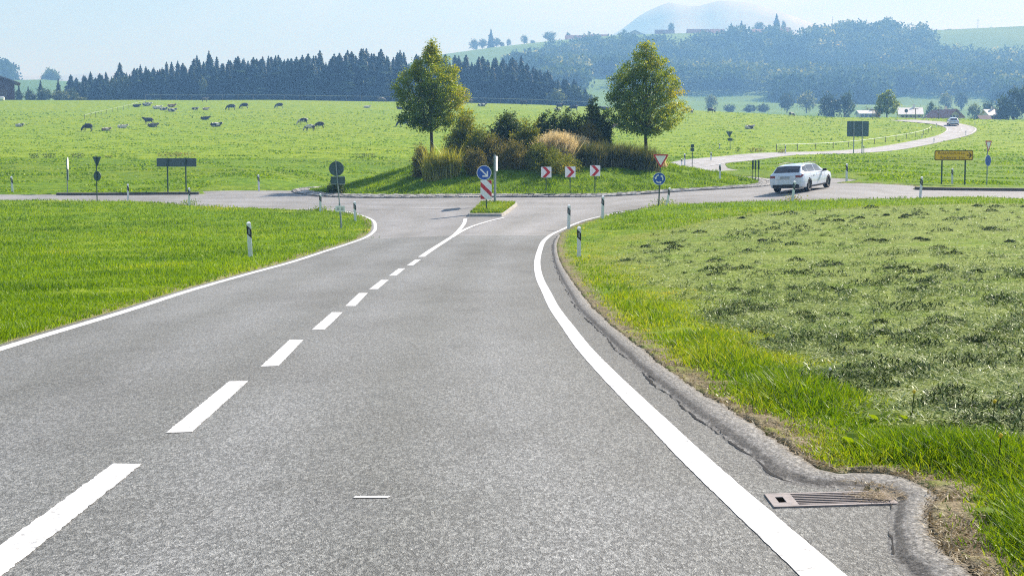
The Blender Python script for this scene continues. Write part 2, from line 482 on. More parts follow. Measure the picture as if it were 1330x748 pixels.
def lipmat():
    m = M['asphalt_lip']; t = m.node_tree; b = t.nodes["Principled BSDF"]
    src = b.inputs['Base Color'].links[0].from_socket
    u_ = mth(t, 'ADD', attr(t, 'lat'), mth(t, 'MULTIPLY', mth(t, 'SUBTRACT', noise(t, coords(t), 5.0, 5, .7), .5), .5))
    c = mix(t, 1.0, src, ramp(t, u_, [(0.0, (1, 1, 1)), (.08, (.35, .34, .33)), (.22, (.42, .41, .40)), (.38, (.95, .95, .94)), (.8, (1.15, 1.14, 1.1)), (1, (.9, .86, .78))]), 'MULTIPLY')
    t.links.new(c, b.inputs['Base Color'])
    bump(t, mth(t, 'ADD', noise(t, coords(t), 38.0, 5, .8), mth(t, 'MULTIPLY', noise(t, coords(t), 9.0, 4, .7), 1.5)), .7, 0.012, b)
lipmat()
def paint_mat():
    m, t, b = new_mat('road_paint')
    v = coords(t)
    n1 = noise(t, v, 60, 4, .7); n2 = noise(t, v, 6, 5, .75)
    f = mth(t, 'ADD', mth(t, 'MULTIPLY', n1, .45), mth(t, 'MULTIPLY', n2, .55))
    t.links.new(ramp(t, f, [(0.36, (0.20, 0.20, 0.19)), (0.41, (0.42, 0.42, 0.41)), (0.46, (0.58, 0.58, 0.57)), (0.62, (0.72, 0.72, 0.71))]), b.inputs['Base Color'])
    b.inputs['Roughness'].default_value = 0.6
    bump(t, n1, 0.3, 0.003, b)
    return m
M['paint'] = paint_mat()
M['white'] = plain('white_plastic', (0.72, 0.74, 0.76), 0.45, var=.05)
M['black'] = plain('black_plastic', (0.012, 0.013, 0.016), 0.5)
M['reflector'] = plain('grey_reflector', (0.25, 0.27, 0.3), 0.25)
M['signback'] = plain('sign_back_grey', (0.075, 0.12, 0.135), 0.55, metal=0.2, var=.2)
M['galv'] = plain('galvanised_steel', (0.28, 0.33, 0.34), 0.5, metal=0.6, var=.15, scale=12)
M['green_post'] = plain('green_painted_post', (0.03, 0.075, 0.06), 0.5)
M['signwhite'] = plain('sign_white', (0.86, 0.86, 0.86), 0.4, var=.03)
M['signred'] = plain('sign_red', (0.55, 0.018, 0.025), 0.4, var=.05)
M['signblue'] = plain('sign_blue', (0.012, 0.09, 0.42), 0.4, var=.05)
M['signyellow'] = plain('sign_yellow', (0.82, 0.50, 0.015), 0.4, var=.05)
M['signdark'] = plain('sign_black_lettering', (0.09, 0.05, 0.015), 0.5)
M['concrete'] = plain('concrete_kerb', (0.38, 0.36, 0.32), 0.85, var=.3, scale=5)
M['concrete_dark'] = plain('weathered_kerb', (0.10, 0.095, 0.085), 0.85, var=.4, scale=5)
M['iron'] = plain('drain_cast_iron', (0.27, 0.235, 0.22), 0.6, metal=0.2, var=.25, scale=25)
M['slot_shade'] = plain('drain_slot_shade', (0.004, 0.004, 0.004), 1.0, spec=0.0)  # flat black standing for the shade inside the grate slots
M['crack'] = plain('tar_crack', (0.018, 0.018, 0.018), .8, spec=.1)
M['bark'] = plain('bark', (0.075, 0.06, 0.045), 0.9, var=.45, scale=9)
M['wood'] = plain('weathered_wood', (0.17, 0.14, 0.11), 0.85, var=.3)
M['barnwall'] = plain('barn_red_boards', (0.06, 0.018, 0.018), 0.8, var=.25, scale=1.5)
M['barnroof'] = plain('barn_tile_roof', (0.13, 0.06, 0.05), 0.8, var=.2, scale=2)
M['plaster'] = plain('white_plaster', (0.62, 0.60, 0.56), 0.85, var=.06)
M['tile'] = plain('clay_tile_roof', (0.26, 0.13, 0.10), 0.8, var=.2, scale=2)
M['paleroof'] = plain('pale_metal_roof', (0.62, 0.60, 0.58), 0.45, var=.08)
M['timber'] = plain('dark_timber', (0.10, 0.06, 0.04), 0.8, var=.3)
M['winglass'] = plain('window_glass', (0.05, 0.06, 0.08), 0.12)
M['bale'] = plain('white_bale_wrap', (0.78, 0.8, 0.8), 0.35)
M['tape'] = plain('fence_tape', (0.75, 0.78, 0.78), 0.5)
M['grass'] = leafmat('grass_blades', [(0.0, (0.035, 0.095, 0.004)), (0.3, (0.10, 0.20, 0.006)), (0.6, (0.20, 0.30, 0.012)), (0.85, (0.34, 0.37, 0.05)), (1.0, (0.45, 0.40, 0.17))], trans=.5, gloss=.025, scale=.35, ttint=(1.3, 1.2, .4))
M['grass_short'] = leafmat('grass_short', [(0.0, (0.055, 0.125, 0.003)), (0.35, (0.13, 0.24, 0.005)), (0.7, (0.20, 0.32, 0.009)), (0.92, (0.31, 0.38, 0.03)), (1.0, (0.45, 0.40, 0.17))], trans=.5, gloss=.02, scale=.3, ttint=(1.3, 1.2, .4))
M['hay'] = leafmat('cut_hay', [(0.0, (0.03, 0.05, 0.012)), (0.3, (0.10, 0.155, 0.03)), (0.55, (0.25, 0.315, 0.075)), (0.8, (0.42, 0.46, 0.20)), (1.0, (0.72, 0.72, 0.50))], trans=.12, gloss=.06, scale=1.3, ttint=(1.1, 1.1, .7))
M['hay_shade'] = leafmat('heaped_hay_shade', [(0.0, (0.02, 0.04, 0.008)), (0.5, (0.05, 0.085, 0.018)), (1.0, (0.22, 0.27, 0.10))], trans=.08, gloss=.03, scale=0, ttint=(1.1, 1.1, .7))  # hay darkened in colour to paint the shade of the heaps
M['dead'] = leafmat('dead_grass', [(0.0, (0.10, 0.07, 0.04)), (0.5, (0.30, 0.23, 0.14)), (1.0, (0.52, 0.43, 0.30))], trans=.25, gloss=.04, scale=2, ttint=(1, 1, .8))
M['leaf'] = leafmat('lime_tree_leaves', [(0.0, (0.028, 0.065, 0.006)), (0.3, (0.10, 0.18, 0.012)), (0.5, (0.22, 0.30, 0.018)), (0.72, (0.42, 0.42, 0.03)), (1.0, (0.66, 0.48, 0.03))], trans=.5, gloss=.04, scale=.28)
M['leaf_dark'] = leafmat('dark_shrub_leaves', [(0.0, (0.02, 0.045, 0.008)), (0.5, (0.06, 0.105, 0.018)), (0.85, (0.14, 0.18, 0.035)), (1.0, (0.34, 0.28, 0.16))], trans=.35, gloss=.03, scale=.9, rough=.5)
M['leaf_olive'] = leafmat('olive_shrub_leaves', [(0.0, (0.045, 0.075, 0.010)), (0.4, (0.14, 0.185, 0.018)), (0.8, (0.31, 0.30, 0.03)), (1.0, (0.52, 0.42, 0.07))], trans=.5, gloss=.02, scale=.8)
M['leaf_brown'] = leafmat('brown_shrub_leaves', [(0.0, (0.045, 0.055, 0.015)), (0.4, (0.14, 0.145, 0.04)), (0.75, (0.28, 0.24, 0.09)), (1.0, (0.52, 0.42, 0.22))], trans=.4, gloss=.02, scale=1.2)
M['straw'] = leafmat('straw_plumes', [(0.0, (0.30, 0.25, 0.12)), (0.45, (0.70, 0.60, 0.38)), (1.0, (0.92, 0.84, 0.62))], trans=.5, gloss=.05, scale=1, ttint=(1.1, 1, .7))
M['yellow_grass'] = leafmat('yellowing_grass', [(0.0, (0.12, 0.15, 0.02)), (0.5, (0.34, 0.36, 0.05)), (1.0, (0.66, 0.62, 0.18))], trans=.5, gloss=.05, scale=1)
M['dark_grass'] = leafmat('seeding_grass', [(0.0, (0.03, 0.05, 0.014)), (0.45, (0.10, 0.125, 0.035)), (0.75, (0.22, 0.20, 0.10)), (1.0, (0.52, 0.44, 0.30))], trans=.4, gloss=.05, scale=1)
M['spruce'] = leafmat('spruce_needles', [(0.0, (0.007, 0.02, 0.011)), (0.5, (0.016, 0.04, 0.02)), (1.0, (0.035, 0.065, 0.03))], trans=.06, gloss=.02, scale=0, obrnd=.3, ttint=(1, 1, .6))
M['far_leaf'] = leafmat('far_broadleaf', [(0.0, (0.02, 0.045, 0.015)), (0.5, (0.045, 0.085, 0.025)), (0.85, (0.085, 0.13, 0.035)), (1.0, (0.16, 0.16, 0.06))], trans=.3, gloss=.04, scale=0.02, obrnd=.25)
M['silver_leaf'] = leafmat('pale_willow_leaves', [(0.0, (0.05, 0.085, 0.04)), (0.5, (0.11, 0.16, 0.07)), (1.0, (0.22, 0.27, 0.13))], trans=.35, gloss=.05, scale=0, obrnd=.2)
M['flower_white'] = plain('white_flower', (0.8, 0.78, 0.74), 0.7)
M['flower_yellow'] = plain('yellow_flower', (0.8, 0.55, 0.02), 0.7)

# ------------------------------------------------------------------ roads (outlines taken on the ground)
def thin(C, k): return np.vstack([C[::k], C[-1:]])
def hp(lst): return [hit(x, y, H) for x, y in lst]
def resample(pts, n):
    p = np.array([[q.x, q.y] for q in pts]); s = np.r_[0, np.cumsum(np.hypot(*(p[1:] - p[:-1]).T))]
    # smooth chord-length interpolation (Catmull-Rom through the points)
    t = np.linspace(0, s[-1], n)
    out = np.empty((n, 2))
    for k in range(2):
        m = np.gradient(p[:, k], s)
        i = np.clip(np.searchsorted(s, t, side='right') - 1, 0, len(s) - 2)
        hh = s[i + 1] - s[i]; u = (t - s[i]) / hh
        out[:, k] = (2 * u**3 - 3 * u**2 + 1) * p[i, k] + (u**3 - 2 * u**2 + u) * hh * m[i] + (-2 * u**3 + 3 * u**2) * p[i + 1, k] + (u**3 - u**2) * hh * m[i + 1]
    return out
def ribbon(name, L, Rr, off, mat_, nlat=24, zf=H, lat=(0, 1)):
    n = len(L)
    u = np.linspace(0, 1, nlat + 1)
    P = L[:, None, :] * (1 - u[None, :, None]) + Rr[:, None, :] * u[None, :, None]
    xy = P.reshape(-1, 2)
    z = zf(xy[:, 0], xy[:, 1]) + off
    V = np.c_[xy, z]
    i = np.arange(n - 1)[:, None] * (nlat + 1) + np.arange(nlat)[None]
    i = i.ravel()
    F = np.c_[i, i + 1, i + nlat + 2, i + nlat + 1]
    la = np.tile(lat[0] + (lat[1] - lat[0]) * u, n)
    me = npmesh(name, V, F, [mat_], smooth=True, attrs={'lat': la})
    o = link(name, me)
    return o
# south arm. left asphalt edge and right asphalt edge (inner foot of the raised lip)
left_line = [(-420, 586), (-250, 533), (-120, 492), (0, 454), (162, 405), (241, 379.5), (321, 356.5), (376, 341.5), (425, 325.7), (455, 316), (474, 309), (484.5, 302), (487.5, 296), (482, 285), (466, 279), (436, 273.6), (376, 271.3), (332, 270), (262, 267.6)]
right_line = [(1150, 823), (1062, 743), (1003, 689.7), (941.5, 633.6), (890, 585.5), (861, 556.7), (826.4, 523), (790.3, 487), (758.7, 453), (738.7, 426.5), (719.7, 400), (710.5, 381.6), (701.5, 363), (697.8, 344.5), (701, 325.5), (708.5, 311), (721, 302.5), (734.3, 296.5), (754.8, 288), (781, 281), (805, 276.3), (826, 273)]
LL = resample(hp(left_line), 300); RL = resample(hp(right_line), 300)
def offset_curve(C, d):
    t = np.gradient(C, axis=0) + 1e-12; t /= np.hypot(t[:, 0], t[:, 1])[:, None]
    return C + np.c_[-t[:, 1], t[:, 0]] * d
def behind_ext(C):   # carry the curve back past the camera
    d = C[0] - C[3]; d /= np.hypot(*d)
    return np.vstack([C[0] + d * k for k in (30, 20, 12, 7, 3.5, 1.5)] + [C])
lip_in = [(1330, 900), (1258, 830), (1188, 752), (1163, 722), (1159, 698), (1160, 676), (1163, 651), (1150, 641), (1128, 637), (1096, 635), (1058, 633), (1008, 620), (979, 596), (914.8, 548), (890, 529), (837, 485.6), (805, 456), (778, 429), (751.5, 402.7), (741, 385), (728, 361.6), (719.5, 340), (717.5, 323.5), (719, 314), (724, 307)]
lip_out = [(1440, 900), (1352, 830), (1262, 752), (1224, 724.5), (1205.7, 692), (1205, 668), (1212, 652), (1187, 632), (1152, 624), (1112, 621.5), (1080, 621), (1040, 600), (1008, 577), (945, 536), (912, 515), (861, 480), (834.4, 457.5), (805, 434.8), (770, 402.7), (756, 385), (739, 361.6), (727, 340), (723, 323.5), (724, 314), (727.5, 306)]
def by_index(lst, n):
    p = np.array([[q.x, q.y] for q in hp(lst)])
    s_ = np.arange(len(p)); t = np.linspace(0, len(p) - 1, n); out = np.empty((n, 2))
    for k in range(2):
        mm = np.gradient(p[:, k]); i_ = np.clip(t.astype(int), 0, len(p) - 2); u = t - i_
        out[:, k] = (2*u**3-3*u**2+1)*p[i_, k] + (u**3-2*u**2+u)*mm[i_] + (-2*u**3+3*u**2)*p[i_+1, k] + (u**3-u**2)*mm[i_+1]
    return out
LIA, LOA = by_index(lip_in, 480), by_index(lip_out, 480)
lip_tail = hp([(731, 301), (746, 293.5), (762, 288), (785, 281.5), (812, 275.8), (850, 267.6)])
LI = np.vstack([LIA, resample([Vector((*LIA[-1], 0))] + lip_tail, 90)[1:]])
LO = LOA
leftE = offset_curve(LL, 0.18)
# asphalt body: from left edge to the inner lip, both sampled by matching distance
def by_rows(C, n):
    return C[np.linspace(0, len(C) - 1, n).round().astype(int)]
# split at the joint (pixel row 307): south of it darker asphalt
jl = int(np.argmin(np.abs(leftE[:, 1] - hit(474, 307, H).y) + (np.arange(len(leftE)) > 260) * 99))
jr = int(np.argmin(np.abs(LI[:, 1] - hit(715, 306, H).y)))
Lx = behind_ext(leftE[:jl + 1]); Rx = behind_ext(LI[:jr + 1])
def match(Lc, Rc, n):
    return resample([Vector((a, b, 0)) for a, b in Lc], n), resample([Vector((a, b, 0)) for a, b in Rc], n)
yrows = np.r_[np.linspace(-18, 3, 20), np.geomspace(3.2, min(leftE[jl, 1], LI[jr, 1]), 200)]
def at_y(C, ys):
    # first crossing order: keep monotone part
    y = np.maximum.accumulate(C[:, 1])
    k = np.r_[True, np.diff(y) > 1e-6]
    return np.c_[np.interp(ys, y[k], C[k, 0]), ys]
La = at_y(Lx, yrows); Ra = at_y(Rx, yrows)
Ra[:, 0] += 0.06         # runs on under the raised lip
south_road = ribbon('road', La, Ra, 0.004, M['asphalt'], 30, lat=(0, 1))
tag(south_road, kind='structure')
# mouth of the south arm (pale asphalt) from the joint to the circle
ML = np.vstack([[La[-1]], leftE[jl + 1:int(len(leftE) * 0.90)]])
MR = np.vstack([[Ra[-1]], LI[jr + 1:]])
ML, MR = match(ML, MR, 90)
mouth = ribbon('road', ML, MR, 0.0, M['asphalt_pale'], 40)
tag(mouth, kind='structure')
# west arm
wfar = hp([(-420, 252.6), (-200, 252.6), (-60, 252.6), (72, 252.8), (160, 252.6), (258, 252.2), (290, 249.6), (340, 248.2), (400, 247)])
wnear = hp([(-420, 260.8), (-200, 260.8), (-60, 260.8), (60, 260.8), (118, 261.2), (165, 261.6), (206, 263.3), (262, 268.3), (332, 270.7), (400, 273.5)])
WF, WN = resample(wfar, 80), resample(wnear, 80)
west = ribbon('road', WF, WN, -0.004, M['asphalt_pale'], 16); tag(west, kind='structure')
efar = hp([(1050, 238.6), (1100, 237.8), (1150, 239.2), (1183, 241.0), (1192, 246.2), (1240, 247), (1330, 247.8), (1450, 248), (1700, 248)])
enear = hp([(850, 266.6), (907, 264), (943, 262.4), (991, 261.2), (1050, 260.2), (1100, 259.4), (1195, 257.6), (1330, 258.6), (1450, 258.8), (1700, 258.8)])
EF, EN = resample(efar, 80), resample(enear, 80)
east = ribbon('road', EF, EN, -0.008, M['asphalt_pale'], 16); tag(east, kind='structure')
# apron joining the three mouths to the circle
ap_near = resample(hp([(240, 266), (300, 269.6), (376, 271.8), (420, 273.8), (440, 275.5), (480, 281), (560, 284), (700, 284), (765, 283), (800, 278.5), (850, 267.6), (907, 264.6), (991, 261.8), (1050, 260.8)]), 120)
ap_far = np.c_[ap_near[:, 0], np.full(120, 91.0)]
apron = ribbon('road', ap_far, ap_near, -0.010, M['asphalt_pale'], 20); tag(apron, kind='structure')
apron_poly = np.vstack([thin(ap_near, 3), thin(ap_far, 10)[::-1]])
# circulating carriageway
a = np.linspace(0, 2 * np.pi, 480)
def ring_R(x, y):
    th = np.degrees(np.arctan2(y - IC[1], x - IC[0]))
    return np.interp(th, [-180, -178, -170, -25, 2, 12, 62, 85, 100, 112, 180], [15.0, 15.0, 21.6, 21.6, 19.6, 16.6, 16.6, 21.6, 21.6, 15.0, 15.0])
rO = ring_R(IC[0] + np.cos(a), IC[1] + np.sin(a))
ring_in = np.c_[IC[0] + (IR - .3) * np.cos(a), IC[1] + (IR - .3) * np.sin(a)]
ring_out = np.c_[IC[0] + rO * np.cos(a), IC[1] + rO * np.sin(a)]
ring = ribbon('road', ring_in, ring_out, -0.012, M['asphalt_pale'], 14); tag(ring, kind='structure')
# north-east road to the village
ncl = [(9.0, 121), (14.0, 131.5), (18.5, 148), (24.5, 166), (32.1, 186), (43.8, 206), (53.6, 223), (66.4, 248), (79.2, 275), (84.6, 292), (86.0, 307), (85.0, 322), (84.5, 336)]
NC = resample([Vector((x, y, 0)) for x, y in ncl], 220)
NL, NR = offset_curve(NC, 2.75), offset_curve(NC, -2.75)
flare = np.clip(1 - np.arange(220) / 22, 0, 1)[:, None] ** 2
NL = NL + np.array([[-4, 0]]) * flare; NR = NR + np.array([[6, -1]]) * flare
village_road = ribbon('road', NL, NR, 0.02, M['asphalt_far'], 10); tag(village_road, kind='structure')

def poly_sdf(P, poly):
    """signed distance, positive inside"""
    x, y = P[:, 0], P[:, 1]
    inside = np.zeros(len(P), bool); dmin = np.full(len(P), 1e9)
    n = len(poly)
    for i in range(n):
        x1, y1 = poly[i]; x2, y2 = poly[(i + 1) % n]
        dx, dy = x2 - x1, y2 - y1
        L2 = dx * dx + dy * dy + 1e-12
        t = np.clip(((x - x1) * dx + (y - y1) * dy) / L2, 0, 1)
        dd = (x - x1 - t * dx) ** 2 + (y - y1 - t * dy) ** 2
        dmin = np.minimum(dmin, dd)
        if y1 != y2:
            c = ((y1 > y) != (y2 > y)) & (x < dx * (y - y1) / dy + x1)
            inside ^= c
    d = np.sqrt(dmin)
    return np.where(inside, d, -d)
mouth_poly = np.vstack([thin(ML, 3), thin(MR, 3)[::-1]])
south_poly = np.vstack([thin(La, 4), thin(Ra, 4)[::-1]])
lip_poly = np.vstack([thin(LIA, 4), thin(LOA, 4)[::-1]])
west_poly = np.vstack([thin(WF, 3), thin(WN, 3)[::-1]])
east_poly = np.vstack([thin(EF, 3), thin(EN, 3)[::-1]])
north_poly = np.vstack([thin(NL, 4), thin(NR, 4)[::-1]])
def road_sdf(P):
    s = np.full(len(P), -50.0)
    def put(poly, lo, hi):
        m = (P[:, 1] > lo) & (P[:, 1] < hi) & (np.abs(P[:, 0]) < 130)
        if m.any(): s[m] = np.maximum(s[m], poly_sdf(P[m], poly))
    put(south_poly, -25, 80); put(mouth_poly, 50, 100); put(apron_poly, 55, 100); put(west_poly, 80, 110); put(east_poly, 65, 105); put(north_poly, 100, 420)
    r = np.hypot(P[:, 0] - IC[0], P[:, 1] - IC[1])
    s = np.maximum(s, np.minimum(r - (IR - .2), ring_R(P[:, 0], P[:, 1]) - r))
    return s
def lip_sdf(P):
    s = np.full(len(P), -50.0)
    m = (P[:, 1] > -2) & (P[:, 1] < 80)
    s[m] = poly_sdf(P[m], lip_poly)
    return s

# hay outline and the mown line, on the ground
hay_poly = np.array([[q.x, q.y] for q in hp([(1900, 900), (1500, 720), (1330, 628), (1240, 588), (1150, 548), (1060, 503), (985, 466), (915, 430), (875, 397), (835, 365), (812, 340), (828, 320), (868, 301), (920, 288), (1000, 277), (1150, 269.5), (1330, 267), (1600, 266), (1900, 266)])])
pasture_near = lambda x, y: 166.0 + 3 * np.sin(x * 0.05) + 2 * np.sin(x * .21)

def vnoise(x, y, s, seed=0):
    r_ = np.random.default_rng(seed)
    out = np.zeros_like(x)
    for k in range(6):
        an = r_.uniform(0, 2 * np.pi); ph = r_.uniform(0, 6.28); f = s * r_.uniform(.6, 1.7)
        out += np.sin((x * np.cos(an) + y * np.sin(an)) * f + ph)
    return out / 3.2
# ------------------------------------------------------------------ ground sheet
cols = np.r_[np.linspace(-6, -0.5, 26)[:-1], np.linspace(-0.5, -0.36, 20)[:-1], np.linspace(-0.36, 0.36, 760), np.linspace(0.36, 0.5, 20)[1:], np.linspace(0.5, 6, 26)[1:]]
rows = np.r_[np.linspace(-80, 0, 14)[:-1], np.linspace(0, 3.0, 14)[:-1], np.geomspace(3.0, 260, 640), np.geomspace(260, 2800, 170)[1:], np.geomspace(2800, 9800, 14)[1:]]
TH, YY = np.meshgrid(cols, rows)
XX = TH * np.sqrt(YY ** 2 + 36.0)
keep_w = 11000
XX = np.clip(XX, -keep_w, keep_w)
P = np.c_[XX.ravel(), YY.ravel()]
Z = G(P[:, 0], P[:, 1])
near = (P[:, 1] < 440) & (np.abs(P[:, 0]) < 140)
sd = np.full(len(P), -50.0); sd[near] = road_sdf(P[near])
ls = np.full(len(P), -50.0); m_ = (P[:, 1] < 80) & (np.abs(P[:, 0]) < 60); ls[m_] = lip_sdf(P[m_])
sdl = np.maximum(sd, ls)
tol = 0.10 + np.clip(P[:, 1], 0, 400) * 0.0012
edge = np.clip((sdl + 0.02) / tol, 0, 1)
rag = 0.02 * np.sin(P[:, 0] * 7 + 1.3 * np.sin(P[:, 1] * 5)) * np.sin(P[:, 1] * 6.1)
Z = Z + 0.03 + rag * (np.abs(sdl) < 2) - 0.22 * edge
hs = np.full(len(P), -50.0); m_ = (P[:, 1] < 110) & (P[:, 1] > -5) & (P[:, 0] > -5); hs[m_] = poly_sdf(P[m_], hay_poly)
hay = np.clip((hs + .6 * np.clip(vnoise(P[:, 0], P[:, 1], 1.4, 7), -.8, .8)) / .8 + .5, 0, 1) * (sdl < -.5)
far = np.clip((P[:, 1] - 560) / 100, 0, 1)
past = np.clip((P[:, 1] - pasture_near(P[:, 0], P[:, 1])) / 1.5, 0, 1)
soil = np.clip(1 - np.abs(sdl + 0.1) / (0.28), 0, 1) * (P[:, 1] < 90)
# dry bare strip outside the raised lip near the drain
soil = np.maximum(soil, np.clip(1 - (-ls) / 0.36, 0, 1) * (ls > -1) * (P[:, 1] < 40))
stub = np.clip(1 - np.abs(hs + 0.7) / 1.6, 0, 1) * (hs > -40) * np.clip(.7 + .5 * vnoise(P[:, 0], P[:, 1], .9, 17), 0, 1)
i = np.arange(len(rows) - 1)[:, None] * len(cols) + np.arange(len(cols) - 1)[None]
i = i.ravel()
F = np.c_[i, i + 1, i + len(cols) + 1, i + len(cols)]
ground = link('ground', npmesh('ground', np.c_[P, Z], F, [M['ground']], smooth=True, attrs={'hay': hay, 'far': far, 'pasture': past, 'soil': soil, 'stubble': stub}))
tag(ground, kind='structure')
zmin = float(Z.min())

# raised asphalt lip along the right edge
def lip_mesh():
    A2, Bp = LIA, LOA
    prof_u = np.array([-0.35, -0.1, 0.0, .12, .3, .5, .7, .85, 1.0, 1.12]); prof_z = np.array([-.02, 0.002, 0.003, .012, .024, .030, .032, .031, .026, -.05])
    V = []
    lat = []
    for a_, b_ in zip(A2, Bp):
        for u, z in zip(prof_u, prof_z):
            uu = u * (1 + .04 * math.sin(a_[1] * 2.3) + .03 * math.sin(a_[1] * 6.1 + 1) + .04 * math.sin(a_[1] * 19) + .03 * math.sin(a_[1] * 43)) if u > .2 else u
            q = a_ + (b_ - a_) * uu
            V.append((q[0], q[1], z)); lat.append(u)
    V = np.array(V)
    n1 = np.sin(V[:, 0] * 9 + 2 * np.sin(V[:, 1] * 3)) * np.sin(V[:, 1] * 7 + V[:, 0] * 3)
    V[:, 2] = V[:, 2] * (0.9 + .12 * n1) + H(V[:, 0], V[:, 1]) + 0.004
    k = len(prof_u)
    ii = (np.arange(len(A2) - 1)[:, None] * k + np.arange(k - 1)[None]).ravel()
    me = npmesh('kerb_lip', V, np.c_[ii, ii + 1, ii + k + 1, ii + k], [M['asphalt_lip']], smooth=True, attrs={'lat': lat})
    return link('kerb', me)
tag(lip_mesh(), kind='structure')
def crack(C, wdt, off, seed):
    C = resample([Vector((p_[0], p_[1], 0)) for p_ in C], 1400)
    g_ = np.random.default_rng(seed)
    w_ = np.convolve(g_.normal(size=1400), np.ones(25) / 5, 'same') * .010 + np.convolve(g_.normal(size=1400), np.ones(5) / 2.2, 'same') * .004
    Cc = offset_curve(C, 1.0) - C
    C2 = C + Cc * (off + w_)[:, None]
    hw = np.clip(.5 + .6 * np.convolve(g_.normal(size=1400), np.ones(15) / 3.9, 'same'), .05, 1.6)[:, None] * wdt / 2
    A_, B_ = C2 + Cc * hw, C2 - Cc * hw
    V = np.empty((2800, 3)); V[0::2, :2] = A_; V[1::2, :2] = B_; V[:, 2] = H(V[:, 0], V[:, 1]) + .0085 + max(0, -off) * .12
    i_ = np.arange(1399) * 2
    o = link('road_crack', npmesh('road_crack', V, np.c_[i_, i_ + 1, i_ + 3, i_ + 2], [M['crack']])); tag(o, kind='structure')
crack(LIA[60:], .016, .012, 3); crack(LIA[90:430], .010, -.035, 4)

# ------------------------------------------------------------------ road markings
def line_strip(C, wdt, off=0.0075, name='road_marking', y0=None):
    C = resample([Vector((p_[0], p_[1], 0)) for p_ in C], max(len(C), 1400))
    A_, B_ = offset_curve(C, wdt / 2), offset_curve(C, -wdt / 2)
    A_ = A_ + rng.normal(size=A_.shape) * .0011; B_ = B_ + rng.normal(size=B_.shape) * .0011
    o = ribbon(name, A_, B_, off, M['paint'], 2); tag(o, kind='structure'); return o
line_strip(behind_ext(LL), 0.15)
line_strip(behind_ext(RL), 0.15)
def marks(segs, wdt, off=0.0075):
    """short straight dashes, one mesh"""
    V, F_ = [], []
    for a_, b_ in segs:
        a_, b_ = Vector(a_[:2]), Vector(b_[:2])
        t = (b_ - a_).normalized(); nrm = Vector((-t.y, t.x)) * wdt / 2
        k = max(8, int((b_ - a_).length / .04))
        for j in range(k + 1):
            q = a_ + (b_ - a_) * j / k
            for s in (1, -1):
                r = q + nrm * s * (1 + random.gauss(0, .03)) + t * (random.gauss(0, .012) if j in (0, k) else 0)
                V.append((r.x, r.y, Hs(r.x, r.y) + off))
        o = len(V) - 2 * (k + 1)
        F_ += [(o + 2 * j, o + 2 * j + 1, o + 2 * j + 3, o + 2 * j + 2) for j in range(k)]
    o = link('road_marking', npmesh('road_marking', V, F_, [M['paint']])); tag(o, kind='structure')
dash = [((-95, 800), (165, 604)), ((232, 563), (310, 496)), ((350, 476.5), (385, 442)), ((413, 429), (438, 406)), ((455, 398), (472, 381)), ((485, 376), (500, 364)), ((510, 358.5), (522, 349)), ((532.5, 345), (543, 337.5))]
marks([(hit(a_[0] + 0, a_[1], H), hit(b_[0], b_[1], H)) for a_, b_ in dash], 0.15)
cl = resample(hp([(547, 334), (560, 325), (578, 313.5), (590, 305.5), (598, 297), (603, 290), (604.5, 284)]), 50)
line_strip(cl, 0.17)
cl = resample(hp([(586, 309), (594, 304), (604, 298.6), (624, 291), (640, 286.5), (656, 282.8)]), 40)
line_strip(cl, 0.17, 0.016)
marks([(hit(532, 271.2, H), hit(586, 270.4, H)), (hit(440, 272.6, H), hit(492, 272.2, H))], 0.12)
marks([(hit(457, 647, H), hit(505, 647, H)), (hit(604, 349, H), hit(611, 349, H)), (hit(213, 263, H), hit(231, 262.6, H))], 0.05)
dd = []
for k in range(20, 215, 8): dd.append((NC[k], NC[min(k + 3, 219)]))
marks([(tuple(a_), tuple(b_)) for a_, b_ in dd], 0.13, 0.05)
line_strip(offset_curve(NC, 2.5), 0.13, 0.05); line_strip(offset_curve(NC, -2.5), 0.13, 0.05)

# ------------------------------------------------------------------ cobbled apron round the central island
def cobbles():
    V, F_ , rn = [], [], []
    rr = random.Random(3)
    for ring_k in range(4):
        r0 = IR - .35 + ring_k * 0.27
        n = int(2 * math.pi * r0 / 0.30)
        for j in range(n):
            a0 = 2 * math.pi * (j + (ring_k % 2) * .5) / n; a1 = a0 + 2 * math.pi / n * 0.86
            hz = 0.13 - ring_k * 0.02 + rr.uniform(-.02, .02)
            o = len(V); tone = rr.random()
            for rad, ang, top in ((r0, a0, 1), (r0, a1, 1), (r0 + .24, a1, 1), (r0 + .24, a0, 1), (r0 - .01, a0 - .0006, 0), (r0 - .01, a1, 0), (r0 + .25, a1, 0), (r0 + .25, a0, 0)):
                x, y = IC[0] + rad * math.cos(ang), IC[1] + rad * math.sin(ang)
                V.append((x, y, hz if top else -.1)); rn.append(tone)
            F_ += [(o, o + 1, o + 2, o + 3), (o, o + 4, o + 5, o + 1), (o + 1, o + 5, o + 6, o + 2), (o + 2, o + 6, o + 7, o + 3), (o + 3, o + 7, o + 4, o)]
    V = np.array(V); V[:, 2] += H(V[:, 0], V[:, 1])
    m, t, b = new_mat('granite_setts')
    t.links.new(ramp(t, attr(t, 'rnd'), [(0, (0.16, .155, .15)), (.5, (0.36, .35, .33)), (1, (0.6, .58, .55))]), b.inputs['Base Color'])
    b.inputs['Roughness'].default_value = .75
    me = npmesh('island_kerb', V, F_, [m], rnd=rn)
    o = link('kerb', me); tag(o, kind='structure')
cobbles()
# mortar bed below the setts
bed = ribbon('kerb', np.c_[IC[0] + (IR - .45) * np.cos(a), IC[1] + (IR - .45) * np.sin(a)], np.c_[IC[0] + (IR + .75) * np.cos(a), IC[1] + (IR + .75) * np.sin(a)], 0.03, M['concrete_dark'], 3)
tag(bed, kind='structure')

